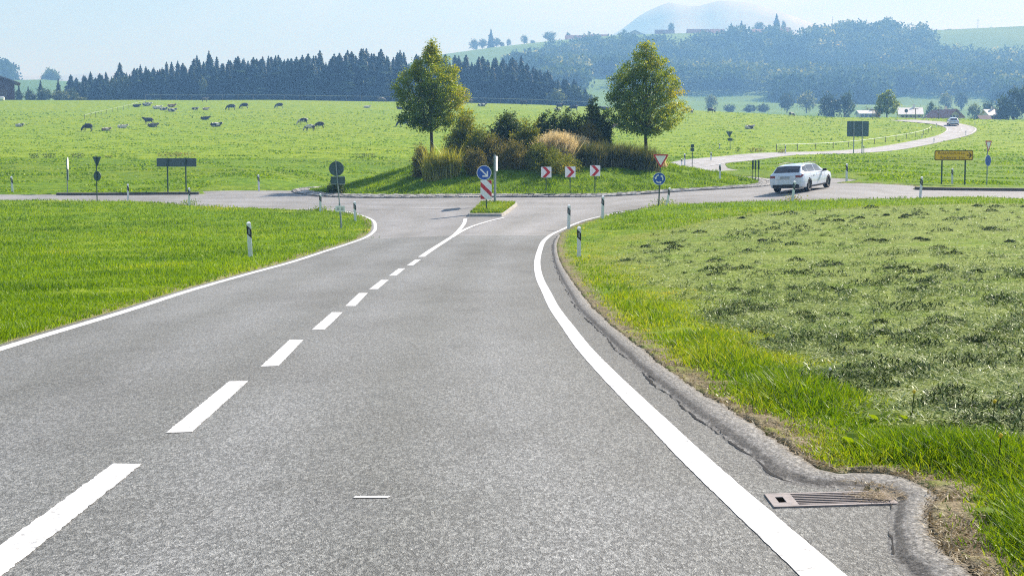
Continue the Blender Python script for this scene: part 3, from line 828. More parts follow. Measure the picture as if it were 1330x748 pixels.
# kerb strips on the far side of the west and east arms
def kerb_strip(pts, wdt, hgt, mat_):
    C = resample(hp(pts), 60)
    mb = MB()
    A_, B_ = offset_curve(C, wdt), C
    vs = []
    for (ax, ay), (bx, by) in zip(A_, B_):
        z = Hs(bx, by)
        vs += [(bx, by, z - .1), (bx, by, z + hgt), (ax, ay, z + hgt + .02), (ax, ay, z - .1)]
    fs = []
    for k in range(59):
        o = 4 * k
        fs += [(o, o + 4, o + 5, o + 1), (o + 1, o + 5, o + 6, o + 2), (o + 2, o + 6, o + 7, o + 3)]
    mb.add(vs, fs); mb.add(vs[:4], [(0, 1, 2, 3)]); mb.add(vs[-4:], [(3, 2, 1, 0)])
    o = mb.build('kerb', mat_); tag(o, kind='structure')
kerb_strip([(258, 252.9), (160, 253.5), (73, 253.7)][::-1], 0.3, 0.14, M['concrete_dark'])
kerb_strip([(1191, 246.6), (1240, 247.4), (1330, 248.2), (1500, 248.4)], 0.3, 0.14, M['concrete_dark'])

# ------------------------------------------------------------------ splitter island
def splitter():
    pts = [hit(607.5, 281.5, H), hit(653.5, 281.5, H), hit(673, 266.5, H), hit(624, 265.5, H)]
    c = sum(pts, Vector()) / 4
    root = empty('traffic_island', (c.x, c.y, Hs(c.x, c.y)))
    tag(root, 'small kerbed splitter island filled with grass in the road mouth', 'traffic island')
    P4 = [Vector((p.x - c.x, p.y - c.y, 0)) for p in pts]
    def ringpts(inset):
        out = []
        for k in range(4):
            a_, b_, d_ = P4[k - 1], P4[k], P4[(k + 1) % 4]
            for u in (0.12, 0.04):
                q = b_.lerp(a_, u); out.append(q)
            for u in (0.04, 0.12):
                q = b_.lerp(d_, u); out.append(q)
        return [q * (1 - inset) for q in out]
    mb = MB()
    O, I = ringpts(0), ringpts(.10)
    n = len(O)
    def zz(q, h): return (q.x, q.y, Hs(c.x + q.x, c.y + q.y) - root.location.z + h)
    vs = [zz(q, -.1) for q in O] + [zz(q * .99, .13) for q in O] + [zz(q, .135) for q in I] + [zz(q, .0) for q in I]
    fs = [(r * n + k, r * n + (k + 1) % n, (r + 1) * n + (k + 1) % n, (r + 1) * n + k) for r in range(3) for k in range(n)]
    mb.add(vs, fs)
    mb.build('kerb', M['concrete'], root)
    mb = MB()
    vs = [zz(q, .12) for q in I] + [zz(q * .5, .22) for q in I] + [zz(Vector((0, 0, 0)), .25)]
    fs = [(k, (k + 1) % n, n + (k + 1) % n, n + k) for k in range(n)] + [(n + k, n + (k + 1) % n, 2 * n) for k in range(n)]
    mb.add(vs, fs, 0, True)
    mb.build('turf', M['ground'], root)
    return root, P4, c
split_root, SP4, SC = splitter()

# ------------------------------------------------------------------ grass blades
def blades(pos, h, wd, lean, mat_, name, parent=None, rnd=None, azim=None):
    n = len(pos)
    az = rng.uniform(0, 2 * np.pi, n) if azim is None else azim
    la = rng.uniform(0, 2 * np.pi, n)
    dx = np.c_[np.cos(az), np.sin(az), np.zeros(n)] * (wd / 2)[:, None]
    ln = np.c_[np.cos(la), np.sin(la), np.zeros(n)] * (lean * h)[:, None]
    up = np.c_[np.zeros(n), np.zeros(n), h * np.sqrt(np.clip(1 - (lean * .7) ** 2, 0.05, 1))]
    b0, b1 = pos - dx, pos + dx
    mid = pos + up * .55 + ln * .3
    m0, m1 = mid - dx * .8, mid + dx * .8
    tip = pos + up + ln
    V = np.stack([b0, b1, m1, m0, tip + dx * .12, tip - dx * .12], 1).reshape(-1, 3)
    o = np.arange(n) * 6
    F_ = np.vstack([np.c_[o, o + 1, o + 2, o + 3], np.c_[o + 3, o + 2, o + 4, o + 5]])
    r = rng.random(n) if rnd is None else rnd
    return link(name, npmesh(name, V, F_, [mat_], rnd=np.repeat(r, 6)), parent)
def screen_sample(n, px0, px1, py0, py1):
    """points spread evenly over a window of the ground as seen from the road"""
    px = rng.uniform(px0, px1, n); py = rng.uniform(py0, py1, n)
    a_ = (px - CX) / FPX; b_ = -(py - CY) / FPX
    ry = ct + b_ * st; rz = -st + b_ * ct
    d = np.full(n, 30.0)
    d = 2.4 / np.maximum(-rz / ry, 1e-4)
    for _ in range(12):
        h = CAMZ - H(a_ / ry * d, d)
        d = 0.4 * d + 0.6 * np.clip(h / np.maximum(-rz / ry, 1e-4), 3, 130)
    return np.c_[a_ / ry * d, d]
def hay_in(S):
    return poly_sdf(S, hay_poly) + .6 * np.clip(vnoise(S[:, 0], S[:, 1], 1.4, 7), -.8, .8)
def put_grass():
    # left meadow corner and left verge
    S = screen_sample(180000, -240, 510, 258, 480)
    S = np.vstack([S, screen_sample(26000, 780, 1390, 254, 300)])
    sdf = np.maximum(road_sdf(S), lip_sdf(S)); hs_ = poly_sdf(S, hay_poly)
    k = (sdf < 0.02) & (hs_ < -.1) & (S[:, 1] < 110)
    S, sdf = S[k], sdf[k]
    n = len(S); d = S[:, 1]
    ht = (0.045 + 0.06 * rng.random(n)) * np.clip(1 + .6 * vnoise(S[:, 0], S[:, 1], 1.1, 4), .3, 2) + d * 0.0003
    wdt = 0.006 + d * 0.00042
    pos = np.c_[S, G(S[:, 0], S[:, 1]) + .02]
    r = np.clip(rng.random(n) * .7 + .05 + .22 * vnoise(S[:, 0], S[:, 1], .5, 9) + .16 * vnoise(S[:, 0], S[:, 1] * .6, 2.1, 19) + .3 * (rng.random(n) < .04), 0, 1)
    tag(blades(pos, ht, wdt, rng.uniform(.2, 1.0, n), M['grass_short'], 'grass', rnd=r), 'short bright green grass of the roadside meadow', 'grass', kind='stuff')
    # right verge: tall grass between lip and hay
    S = screen_sample(230000, 700, 1400, 285, 790)
    sdf = np.maximum(road_sdf(S), lip_sdf(S)); hs_ = poly_sdf(S, hay_poly)
    wid = np.clip(.5 - hs_, 0, 9)
    t_ = np.clip(-sdf / 0.9, 0, 1)
    k = (sdf < -0.04) & ((hay_in(S) < 0.25) | (sdf > -.55)) & (S[:, 1] < 75)
    dens = np.clip((-sdf - 0.06 - .1 * vnoise(S[:, 0], S[:, 1], 3.0, 3)) / 0.25, 0.03, 1)
    k &= rng.random(len(S)) < dens
    S, sdf, hs_ = S[k], sdf[k], hs_[k]
    n = len(S); d = S[:, 1]
    dl = -sdf
    belt = np.where(dl < .5, np.exp(-((dl - .5) / .28) ** 2), np.exp(-((dl - .5) / .45) ** 2)) * np.clip((46 - S[:, 1]) / 25, .25, 1)
    tall = (0.035 + 0.12 * belt * np.clip(.5 + .8 * vnoise(S[:, 0], S[:, 1], 2.2, 5), .05, 1.5)) * rng.uniform(.5, 1.25, n)
    wdt = 0.0055 + d * 0.00045
    pos = np.c_[S, G(S[:, 0], S[:, 1]) + .02]
    r = np.clip(rng.random(n) * .8 + .25 * vnoise(S[:, 0], S[:, 1], 1.3, 8) + .28 * (1 - belt), 0, 1)
    tag(blades(pos, tall, wdt, rng.uniform(.2, .95, n), M['grass'], 'grass', rnd=r), 'tall lush green grass along the right road edge', 'grass', kind='stuff')
    # dead grass litter on the bare strip beside the lip
    S = screen_sample(60000, 700, 1400, 300, 790)
    ls_ = lip_sdf(S); rs = road_sdf(S)
    k = (ls_ < 0.02) & (ls_ > -.42) & (rs < 0) & (S[:, 1] < 45)
    S = S[k]; n = len(S); d = S[:, 1]
    pos = np.c_[S, G(S[:, 0], S[:, 1]) + .035]
    tag(blades(pos, rng.uniform(.015, .05, n), .004 + d * .0003, rng.uniform(1, 2.2, n), M['dead'], 'dead_grass'), 'dry brown dead grass on bare soil beside the asphalt lip', 'dead grass', kind='stuff')
    # cut hay
    S = screen_sample(330000, 770, 1640, 264, 760)
    hs_ = poly_sdf(S, hay_poly)
    k = (hay_in(S) > -.5 + .8 * rng.random(len(S))) & (np.maximum(lip_sdf(S), road_sdf(S)) < -.6)
    k &= rng.random(len(S)) < np.clip(.8 + .7 * vnoise(S[:, 0], S[:, 1], 1.2, 12), .12, 1)
    S = S[k]; n = len(S); d = S[:, 1]
    pos = np.c_[S, G(S[:, 0], S[:, 1]) + .03 + .03 * rng.random(n)]
    hh = rng.uniform(.02, .06, n) + d * .0004
    a1 = blades(pos, hh, .005 + d * .00035, rng.uniform(1.0, 2.6, n), M['hay'], 'hay')
    tag(a1, 'cut grey green hay lying over the mown field', 'hay', kind='stuff')
    # hay clumps
    C = screen_sample(9000, 800, 1640, 265, 730)
    k = (hay_in(C) > .1) & (np.maximum(lip_sdf(C), road_sdf(C)) < -.8)
    k &= rng.random(len(C)) < np.clip(.35 + .8 * vnoise(C[:, 0], C[:, 1], .8, 13), .05, 1)
    C = C[k]
    m = 30
    rad = rng.uniform(.04, .15, len(C)) * np.where(rng.random(len(C)) < .10, 1.8, 1)
    rr_ = np.sqrt(rng.random((len(C), m))); an = rng.uniform(0, 2 * np.pi, (len(C), m))
    X = C[:, 0:1] + rad[:, None] * rr_ * np.cos(an) * 1.3; Y = C[:, 1:2] + rad[:, None] * rr_ * np.sin(an)
    hz = (rad[:, None] * .8 * (1 - rr_ ** 2)).ravel() * rng.uniform(.3, 1, X.size)
    X, Y = X.ravel(), Y.ravel(); n = len(X)
    pos = np.c_[X, Y, G(X, Y) + .03 + hz]
    cr = np.repeat(rng.random(len(C)), m)
    a2 = blades(pos, rng.uniform(.03, .08, n) + Y * .0003, .006 + Y * .0004, rng.uniform(.8, 2.4, n), M['hay'], 'hay', rnd=np.clip(rng.random(n) * .75 + .2 * cr - .2, 0, 1))
    tag(a2, 'darker heaped tufts of cut hay scattered on the mown field', 'hay', kind='stuff')
    # the largest heaps, shade painted into the dark blade colour on all sides
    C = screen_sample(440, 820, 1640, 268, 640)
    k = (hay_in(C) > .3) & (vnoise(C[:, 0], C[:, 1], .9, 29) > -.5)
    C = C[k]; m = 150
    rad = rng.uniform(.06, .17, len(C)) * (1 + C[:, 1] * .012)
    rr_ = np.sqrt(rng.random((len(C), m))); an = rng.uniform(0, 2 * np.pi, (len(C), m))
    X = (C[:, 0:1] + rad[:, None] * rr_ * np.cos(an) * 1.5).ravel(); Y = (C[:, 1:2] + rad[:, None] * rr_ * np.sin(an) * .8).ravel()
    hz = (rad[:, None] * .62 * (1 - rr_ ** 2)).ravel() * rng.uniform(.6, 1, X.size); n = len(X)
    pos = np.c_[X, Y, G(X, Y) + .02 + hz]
    a3 = blades(pos, rng.uniform(.02, .05, n) + Y * .0004, .005 + Y * .0005, rng.uniform(.6, 2.0, n), M['hay_shade'], 'hay', rnd=np.clip(rng.random(n) ** 2, 0, 1))
    tag(a3, 'large heaps of cut grass with shade painted in on the mown field', 'hay', kind='stuff')
    # splitter turf and central island grass
    pts = []
    q = rng.random((5000, 2))
    A0, B0, C0, D0 = [np.array([p.x + SC.x, p.y + SC.y]) for p in SP4]
    Pq = (A0 * (1 - q[:, :1]) + B0 * q[:, :1]) * (1 - q[:, 1:]) + (D0 * (1 - q[:, :1]) + C0 * q[:, :1]) * q[:, 1:]
    Pq = np.array([SC.x, SC.y]) + (Pq - np.array([SC.x, SC.y])) * .9
    n = len(Pq)
    pos = np.c_[Pq, H(Pq[:, 0], Pq[:, 1]) + .14]
    b = blades(pos, rng.uniform(.06, .17, n), np.full(n, .03), rng.uniform(.2, .8, n), M['grass'], 'turf_grass', split_root)
    b.matrix_parent_inverse = split_root.matrix_world.inverted() if False else Matrix.Translation(-split_root.location)
    b["kind"] = 'stuff'
    n = 60000
    rr_ = np.sqrt(rng.random(n)) * (IR - .3); an = rng.uniform(0, 2 * np.pi, n)
    X = IC[0] + rr_ * np.cos(an); Y = IC[1] + rr_ * np.sin(an)
    k = (Y < IC[1] + 4) | (rng.random(n) < .2)
    X, Y = X[k], Y[k]; n = len(X)
    pos = np.c_[X, Y, G(X, Y) + .02]
    nn = np.clip(.8 + .7 * vnoise(X, Y, 2.2, 21), .1, 1.8)
    tag(blades(pos, rng.uniform(.07, .20, n) * nn, np.full(n, .05), rng.uniform(.2, .9, n), M['grass_short'], 'grass', rnd=np.clip(rng.random(n) * .8 + .15 * vnoise(X, Y, 1, 2), 0, 1)), 'rough green grass on the mound of the central island', 'grass', kind='stuff')
    # far meadow beyond the circle and arms: tussocks
    n = 90000
    px = rng.uniform(-30, 1360, n); dd_ = 1 / rng.uniform(1 / 420., 1 / 90., n)
    X = (px - CX) / FPX * dd_; Y = dd_
    Pm = np.c_[X, Y]
    k = road_sdf(Pm) < -.3
    k &= np.hypot(X - IC[0], Y - IC[1]) > OR_ + .3
    k &= ~((Y < 92) & (px > 700)) | (Y > 90)
    X, Y = X[k], Y[k]; n = len(X)
    pos = np.c_[X, Y, G(X, Y)]
    sz = np.clip(.7 + .9 * vnoise(X, Y, .6, 31), .15, 2) * np.where(Y < 166, 1.0, .8)
    tag(blades(pos, (.06 + Y * .0005) * rng.uniform(.6, 1.3, n) * sz, .05 + Y * .0011, rng.uniform(.3, 1.2, n), M['grass_short'], 'grass', rnd=np.clip(rng.random(n) * .85, 0, 1)), 'cropped grass tufts of the rising cow pasture', 'grass', kind='stuff')
put_grass()

#@@PART2
# ------------------------------------------------------------------ mountains behind the haze
def mountains():
    pk = [-2500, -1200, -400, 0, 120, 250, 400, 520, 620, 700, 760, 800, 830, 865, 900, 930, 965, 1005, 1040, 1080, 1140, 1230, 1330, 1700, 2800]
    py = [120, 110, 100, 100, 95, 88, 84, 80, 78, 66, 55, 36, 14, 0, 7, 0, 3, 12, 24, 36, 42, 34, 30, 50, 90]
    nx, ny = 420, 24
    pxs = np.linspace(-2500, 2800, nx); ys = np.linspace(4000, 5600, ny)
    PX, Y = np.meshgrid(pxs, ys)
    X = (PX - CX) / FPX * 4800
    top = CAMZ + (HORIZON - np.interp(PX, pk, py)) * 4800 / FPX
    sh = np.clip(1 - np.abs(Y - 4800) / 800, 0, 1)
    n = vnoise(X.ravel(), Y.ravel(), .007, 3).reshape(X.shape) * 9 + vnoise(X.ravel(), Y.ravel(), .03, 5).reshape(X.shape) * 3
    Z_ = -20 + (top + 20) * sh ** .8 + n * sh
    i_ = (np.arange(ny - 1)[:, None] * nx + np.arange(nx - 1)[None]).ravel()
    m = plain('mountain_slopes', (0.36, 0.37, 0.36), .9, var=.25, scale=.006)
    o = link('mountains', npmesh('mountains', np.c_[X.ravel(), Y.ravel(), Z_.ravel()], np.c_[i_, i_ + 1, i_ + nx + 1, i_ + nx], [m], smooth=True))
    tag(o, kind='structure')
    return float(Z_.max())
mtop = mountains()

# ------------------------------------------------------------------ leaf clouds, shrubs and trees
def leafcloud(cen, size, name, mat_, parent=None, rnd=None, flat=0.0, aspect=.65):
    n = len(cen)
    a1 = rng.normal(size=(n, 3)); a1[:, 2] *= (1 - flat); a1 /= np.linalg.norm(a1, axis=1)[:, None]
    b1 = rng.normal(size=(n, 3)); b1 -= (b1 * a1).sum(1)[:, None] * a1; b1 /= np.linalg.norm(b1, axis=1)[:, None]
    s_ = np.asarray(size) * rng.uniform(.7, 1.3, n)
    A_ = a1 * s_[:, None] * .5; B_ = b1 * (s_ * aspect)[:, None] * .5
    V = np.stack([cen - A_, cen + B_ * .9 - A_ * .1, cen + A_, cen - B_ * .9 - A_ * .1], 1).reshape(-1, 3)
    o = np.arange(n) * 4
    r = rng.random(n) if rnd is None else rnd
    return npmesh(name, V, np.c_[o, o + 1, o + 2, o + 3], [mat_], rnd=np.repeat(r, 4))
def clumped(nc, per, prof, h0, h1, rclump, bias=.45, seed=0):
    """clump centres inside a crown of revolution, then leaves round each"""
    g = np.random.default_rng(seed)
    t = g.beta(1.15, 1.25, nc * 3)
    z = h0 + (h1 - h0) * t
    rr_ = prof(t)
    an = g.uniform(0, 2 * np.pi, nc * 3)
    ru = g.random(nc * 3) ** bias
    keep = g.random(nc * 3) < np.clip(rr_ / rr_.max(), .06, 1)
    wob = 1 + .13 * np.sin(an * 3 + z * 2.1) + .09 * np.sin(an * 7 - z * 4 + seed)
    C = np.c_[np.cos(an) * ru * rr_ * wob, np.sin(an) * ru * rr_ * wob, z][keep][:nc]
    k = len(C)
    L = C[:, None, :] + g.normal(size=(k, per, 3)) * rclump * np.array([1, 1, .8])
    tone = np.repeat(g.random(k), per)
    return C, L.reshape(-1, 3), tone
def limbs(mb, base_r, hgt, C, n, seed, h_lo):
    g = random.Random(seed)
    idx = [int(g.random() * len(C)) for _ in range(n)]
    for k in idx:
        e = Vector(C[k]); z0 = h_lo + (min(e.z, hgt * .9) - h_lo) * g.uniform(.15, .6)
        s_ = Vector((0, 0, max(z0, h_lo)))
        mid = s_.lerp(e, .5) + Vector((g.uniform(-.1, .1), g.uniform(-.1, .1), g.uniform(-.15, .05)))
        r0 = base_r * .35 * (1 - z0 / hgt * .6)
        mb.tube([s_, mid, e], [r0, r0 * .6, r0 * .2], 6)

def roadside_tree(px, d, prof_px, ytop, ybot, label, seed, cx_off=0.0):
    b_ = base(px, d)
    u = d / FPX
    ztop = at_d(px, ytop, d).z - b_.z; zbot = at_d(px, ybot, d).z - b_.z
    root = empty('tree', b_)
    tag(root, label, 'tree', 'young trees on the central island')
    tk = np.array([p[0] for p in prof_px]); rk = np.array([p[1] for p in prof_px]) * u
    prof = lambda t: np.interp(t, tk, rk)
    C, L, tone = clumped(450, 60, prof, zbot, ztop, .17, .42, seed)
    C[:, 0] += cx_off; L[:, 0] += cx_off
    tt = (L[:, 2] - zbot) / (ztop - zbot)
    rnd = np.clip(rng.random(len(L)) * .42 + tone * .30 + .20 * tt + .20 * (L[:, 0] / rk.max()), 0, 1)  # leaves yellower upward; the sunny right side is painted into the tone too
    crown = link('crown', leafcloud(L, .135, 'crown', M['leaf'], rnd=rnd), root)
    # wispy leading shoots
    mb = MB()
    tr = .12
    mb.tube([(0, 0, -.2), (0.02, 0, zbot * .5), (-.02, 0.02, zbot), (0.03, 0, zbot + (ztop - zbot) * .5), (0, 0, zbot + (ztop - zbot) * .93)], [tr * 1.25, tr, tr * .85, tr * .4, .015], 12)
    limbs(mb, tr * 1.2, ztop, C, 60, seed, zbot * .9)
    mb.build('trunk', M['bark'], root)
    return root
roadside_tree(561, 105, [(0, 14), (.06, 32), (.14, 42), (.33, 45), (.5, 42), (.64, 34), (.76, 22), (.85, 10), (.93, 5), (1, 1.5)], 53, 170,
              'slim tree with yellowing crown on the left end of the island', 3)
roadside_tree(838, 104, [(0, 14), (.07, 36), (.17, 49), (.35, 51), (.5, 45), (.64, 35), (.76, 25), (.87, 13), (.95, 6), (1, 2)], 51, 175,
              'fuller green tree with broad crown on the right side of the island', 8)

def shrub(px, ytop, wpx, d, mat_, label, leaf=.09, dens=1.0, seed=1, cat='shrub', name='shrub', upright=.0, grp='shrubs on the central island', depth=.8, stems=True):
    if grp.startswith('shrubs on'): d -= 1.6; wpx *= 1.22
    b_ = base(px, d); u = d / FPX
    h = max(at_d(px, ytop, d).z - b_.z, .25); rx = wpx * u / 2
    root = empty(name, b_); tag(root, label, cat, grp)
    g = np.random.default_rng(seed)
    nc = int((40 + 150 * rx * h) * dens)
    t = g.random(nc); an = g.uniform(0, 2 * np.pi, nc); ru = g.random(nc) ** .5
    prof = np.interp(t, [0, .15, .5, .8, 1], [.8, 1, 1.05, .9, .5] if not upright else [.7, .95, 1.0, .85, .5])
    wob = 1 + .22 * np.sin(an * 3 + seed) + .15 * np.sin(an * 5 + t * 5)
    hh = h * (.93 + .13 * np.sin(an * 2 + seed * 2) - .10 * (ru ** 2) + .13 * g.normal(size=nc) * t)
    C = np.c_[np.cos(an) * ru * rx * prof * wob, np.sin(an) * ru * rx * depth * prof * wob, t * hh * .97]
    per = 26
    L = (C[:, None] + g.normal(size=(nc, per, 3)) * .115).reshape(-1, 3)
    L[:, 2] = np.maximum(L[:, 2], .0)
    rnd = np.clip(g.random(len(L)) * .6 + np.repeat(g.random(nc), per) * .45 - .05, 0, 1)
    link('foliage', leafcloud(L, leaf, 'foliage', M[mat_], rnd=rnd), root)
    if stems:
        mb = MB(); gg = random.Random(seed)
        for k in range(int(8 + rx * 8)):
            e = Vector(C[int(gg.random() * nc)])
            s_ = Vector((e.x * .4, e.y * .4, -.1)); top = e + Vector((gg.uniform(-.08, .08), 0, gg.uniform(.05, .22)))
            mb.tube([s_, s_.lerp(top, .5) + Vector((gg.uniform(-.06, .06), 0, 0)), top], [.018, .012, .005], 5)
        mb.build('stems', M['bark'], root)
    return root
def tuft_grass(px, ytop, wpx, d, mat_, label, n=900, seed=2, name='grass_clump', cat='grass clump', grp='grasses on the central island', spread=.5, plume=None, depth=.7):
    d -= 1.8; wpx *= 1.15; n = int(n * .62)
    b_ = base(px, d); u = d / FPX
    h = at_d(px, ytop, d).z - b_.z; rx = wpx * u / 2
    g = np.random.default_rng(seed)
    an = g.uniform(0, 2 * np.pi, n); ru = np.sqrt(g.random(n))
    x = np.cos(an) * ru * rx; y = np.sin(an) * ru * rx * depth
    z = G(x + b_.x, y + b_.y) - b_.z - .03
    hh = h * g.uniform(.6, 1.02, n) * (1 - .25 * ru ** 3)
    root = empty(name, b_); tag(root, label, cat, grp)
    blades(np.c_[x, y, z], hh * g.uniform(.75, 1.1, n), np.full(n, .045), g.uniform(.05, spread, n), M[mat_], 'blades', root, rnd=np.clip(g.random(n) * .9, 0, 1))
    if plume:
        k = g.random(n) < .5
        m = k.sum()
        L = np.c_[x[k], y[k], z[k] + hh[k] * .93]
        L = (L[:, None] + g.normal(size=(m, 9, 3)) * np.array([.035, .035, .12])).reshape(-1, 3)
        link('plumes', leafcloud(L, .09, 'plumes', M[plume], aspect=.35), root)
    return root
shrub(548, 190, 22, 98, 'leaf_brown', 'low brown shrub at the far left end of the island planting', seed=2)
tuft_grass(563, 186, 23, 96.5, 'yellow_grass', 'yellowing upright grass clump beneath the left island tree', 1000, seed=3)
tuft_grass(586, 185, 20, 96.5, 'yellow_grass', 'second yellowing grass clump, just right of the tree trunk', 900, seed=4)
shrub(604, 152, 40, 101, 'leaf_olive', 'tall olive green shrub right of the left island tree', leaf=.11, seed=5, upright=1)
shrub(624, 170, 34, 99.5, 'leaf_olive', 'shorter olive shrub with yellow tips beside the tall olive shrub', leaf=.1, seed=6)
shrub(616, 194, 24, 96.5, 'leaf_brown', 'brown twiggy shrub in front of the olive shrubs', seed=7)
shrub(642, 178, 46, 99, 'leaf_brown', 'wide brown shrub left of the dark round shrub', seed=8)
shrub(659, 152, 40, 102, 'leaf_dark', 'dark round leafy shrub in the middle of the island', leaf=.13, seed=9)
shrub(668, 186, 40, 97, 'leaf_brown', 'brown shrub in front of the dark round shrub', seed=10)
shrub(686, 160, 34, 100, 'leaf_olive', 'loose olive shrub between the dark round shrub and the straw grass', leaf=.11, seed=11, upright=1)
shrub(700, 190, 34, 96.5, 'leaf_olive', 'low olive shrub left of the straw coloured grass', seed=12)
shrub(712, 152, 36, 103.5, 'leaf_dark', 'dark spreading shrub behind the straw coloured grass', leaf=.13, seed=13)
shrub(740, 152, 36, 104, 'leaf_dark', 'dark glossy shrub behind the right half of the straw grass', leaf=.13, seed=14)
shrub(763, 160, 32, 103, 'leaf_brown', 'reddish brown shrub below the upright young tree', seed=15)
shrub(770, 138, 20, 104.5, 'leaf_dark', 'narrow upright dark green shrub left of the right island tree', leaf=.14, seed=16, upright=1)
shrub(784, 150, 16, 105, 'leaf_dark', 'slender dark green sapling beside the narrow upright shrub', leaf=.13, seed=17, upright=1)
shrub(722, 197, 56, 95.5, 'leaf_olive', 'low green scrub in front of the straw coloured grass', seed=18, leaf=.07)
tuft_grass(724, 170, 44, 98, 'straw', 'pale straw coloured plume grass in the middle of the planting', 3200, seed=20, plume='straw')
tuft_grass(748, 176, 32, 99.5, 'straw', 'straw plume grass fading into the dark seeding grass', 1900, seed=21, plume='straw')
for k, (px, yt, wd, dd_, lb) in enumerate([(768, 181, 38, 98, 'dark seeding grass directly right of the straw plume grass'), (792, 180, 40, 98.5, 'dark seeding grass in the middle of the dark grass bank'),
                                          (816, 182, 38, 98.5, 'dark seeding grass just left of the right tree trunk'), (838, 186, 30, 98, 'dark seeding grass at the foot of the right island tree')]):
    tuft_grass(px, yt, wd, dd_, 'dark_grass', lb, 2600, seed=30 + k, spread=.6)
tuft_grass(856, 196, 18, 101, 'straw', 'sparse pale grass at the right edge of the dark grass bank', 260, seed=40)
shrub(438, 236, 22, 95, 'leaf_dark', 'small dark weed bush at the left tip of the island', leaf=.1, seed=41, grp='roadside weed bushes')
def weed(px, ytop, ybase, wpx, d, label, seed, mat_='leaf_dark'):
    u = d / FPX; b_ = base(px, d)
    h = (ybase - ytop) * u; rx = wpx * u / 2
    root_n = max(60, int(14 * wpx))
    g = np.random.default_rng(seed)
    L = np.c_[g.uniform(-1, 1, root_n) * rx, g.uniform(-.4, .4, root_n) * rx, g.random(root_n) * h]
    L = L[g.random(root_n) < 1 - .6 * np.abs(L[:, 0] / rx)]
    o = link('weed_clump', leafcloud(L, max(.09, u * 1.5), 'weed_clump', M[mat_])); o.location = b_
    tag(o, label, 'weeds', 'weed clumps at the edge of the pasture')
weed(47, 202, 208, 14, 166, 'dark weed clump left of the thin edge-on sign', 1)
weed(66, 202, 208, 18, 167, 'dark weed clump nearest the thin edge-on sign', 2)
weed(102, 202, 208, 22, 167, 'weeds right behind the thin edge-on sign', 3)
weed(143, 205, 208, 10, 167, 'small weed clump right of the triangular sign back', 4, 'leaf_brown')
weed(232, 202, 208, 52, 170, 'long weed strip behind the long guide sign', 5, 'leaf_brown')
weed(475, 200, 206, 30, 168, 'dark weed clump in the meadow left of the island', 6)
weed(957, 194, 199, 8, 192, 'small weed clump right of the far triangular sign back', 7)
weed(981, 193, 199, 24, 192, 'weed strip beside the village road', 8, 'leaf_brown')
weed(1014, 194, 199, 12, 192, 'weed clump beside the white post on the village road', 9, 'leaf_brown')
for k, (px, py, lb) in enumerate([(247, 267, 'left junction delineator'), (417, 274.5, 'delineator left of the lollipop sign'), (1031, 261, 'delineator in front of the white car'), (862, 266, 'roundabout sign on the right verge')]):
    q = hit(px, py)
    g = np.random.default_rng(k)
    n = 220
    L = g.normal(size=(n, 3)) * np.array([.25, .2, .1]) + np.array([0, 0, .14])
    o = link('weed_clump', leafcloud(L, .08, 'weed_clump', M['grass' if k != 2 else 'leaf_olive'])); o.location = q
    tag(o, 'small dark grass tuft at the foot of the ' + lb, 'weeds', 'weed tufts at post feet')

# ------------------------------------------------------------------ spruce wood behind the pasture
def spruce_mesh(seed, hgt=1.0):
    g = np.random.default_rng(seed)
    V, F_, rn = [], [], []
    nt_ = 30
    for k in range(nt_):
        t = k / (nt_ - 1)
        z = .06 + .93 * t
        r = (.20 * (1 - t) ** .75 + .012) * (1 + .14 * g.normal())
        nb = int(15 - 9 * t)
        a0 = g.uniform(0, 6.28)
        for j in range(nb):
            an = a0 + 2 * math.pi * j / nb + g.uniform(-.2, .2)
            rr_ = r * g.uniform(.65, 1.25)
            wv = rr_ * .5 + .008
            c_, s_ = math.cos(an), math.sin(an)
            tip = (c_ * rr_, s_ * rr_, z - rr_ * .5 - .01)
            o = len(V)
            V += [(0, 0, z + .03), (c_ * rr_ * .55 - s_ * wv, s_ * rr_ * .55 + c_ * wv, z - rr_ * .3), tip, (c_ * rr_ * .55 + s_ * wv, s_ * rr_ * .55 - c_ * wv, z - rr_ * .3)]
            F_.append((o, o + 1, o + 2, o + 3)); rn += [g.random()] * 4
    o = len(V)
    V += [(-.006, 0, .96), (.006, 0, .96), (0.001, 0, 1.02), (-.001, 0, 1.02)]; F_.append((o, o + 1, o + 2, o + 3)); rn += [0.5] * 4
    return npmesh('crown', V, F_, [M['spruce']], rnd=rn)
def trunk_mesh(h=.2, r=.013):
    mb = MB(); mb.tube([(0, 0, -.03), (0, 0, h)], [r, r * .7], 8)
    o = mb.build('trunk', M['bark']); me = o.data
    bpy.data.objects.remove(o); return me
spr = [spruce_mesh(k) for k in range(6)]; trk = trunk_mesh(.9)
def place_tree(crown_me, trunk_me, loc, h, wscale, name, label, cat, grp, rz):
    root = empty(name, loc, rz); tag(root, label, cat, grp)
    c = link('crown', crown_me, root); c.scale = (h * wscale, h * wscale, h)
    t_ = link('trunk', trunk_me, root); t_.scale = (h * wscale, h * wscale, h)
    return root
g = random.Random(17)
top_px = [20, 50, 95, 115, 150, 200, 260, 330, 400, 450, 500, 540, 600, 650, 690, 720, 745, 765]
top_py = [112, 106, 108, 102, 92, 86, 80, 77, 74, 71, 72, 78, 74, 80, 88, 98, 108, 122]
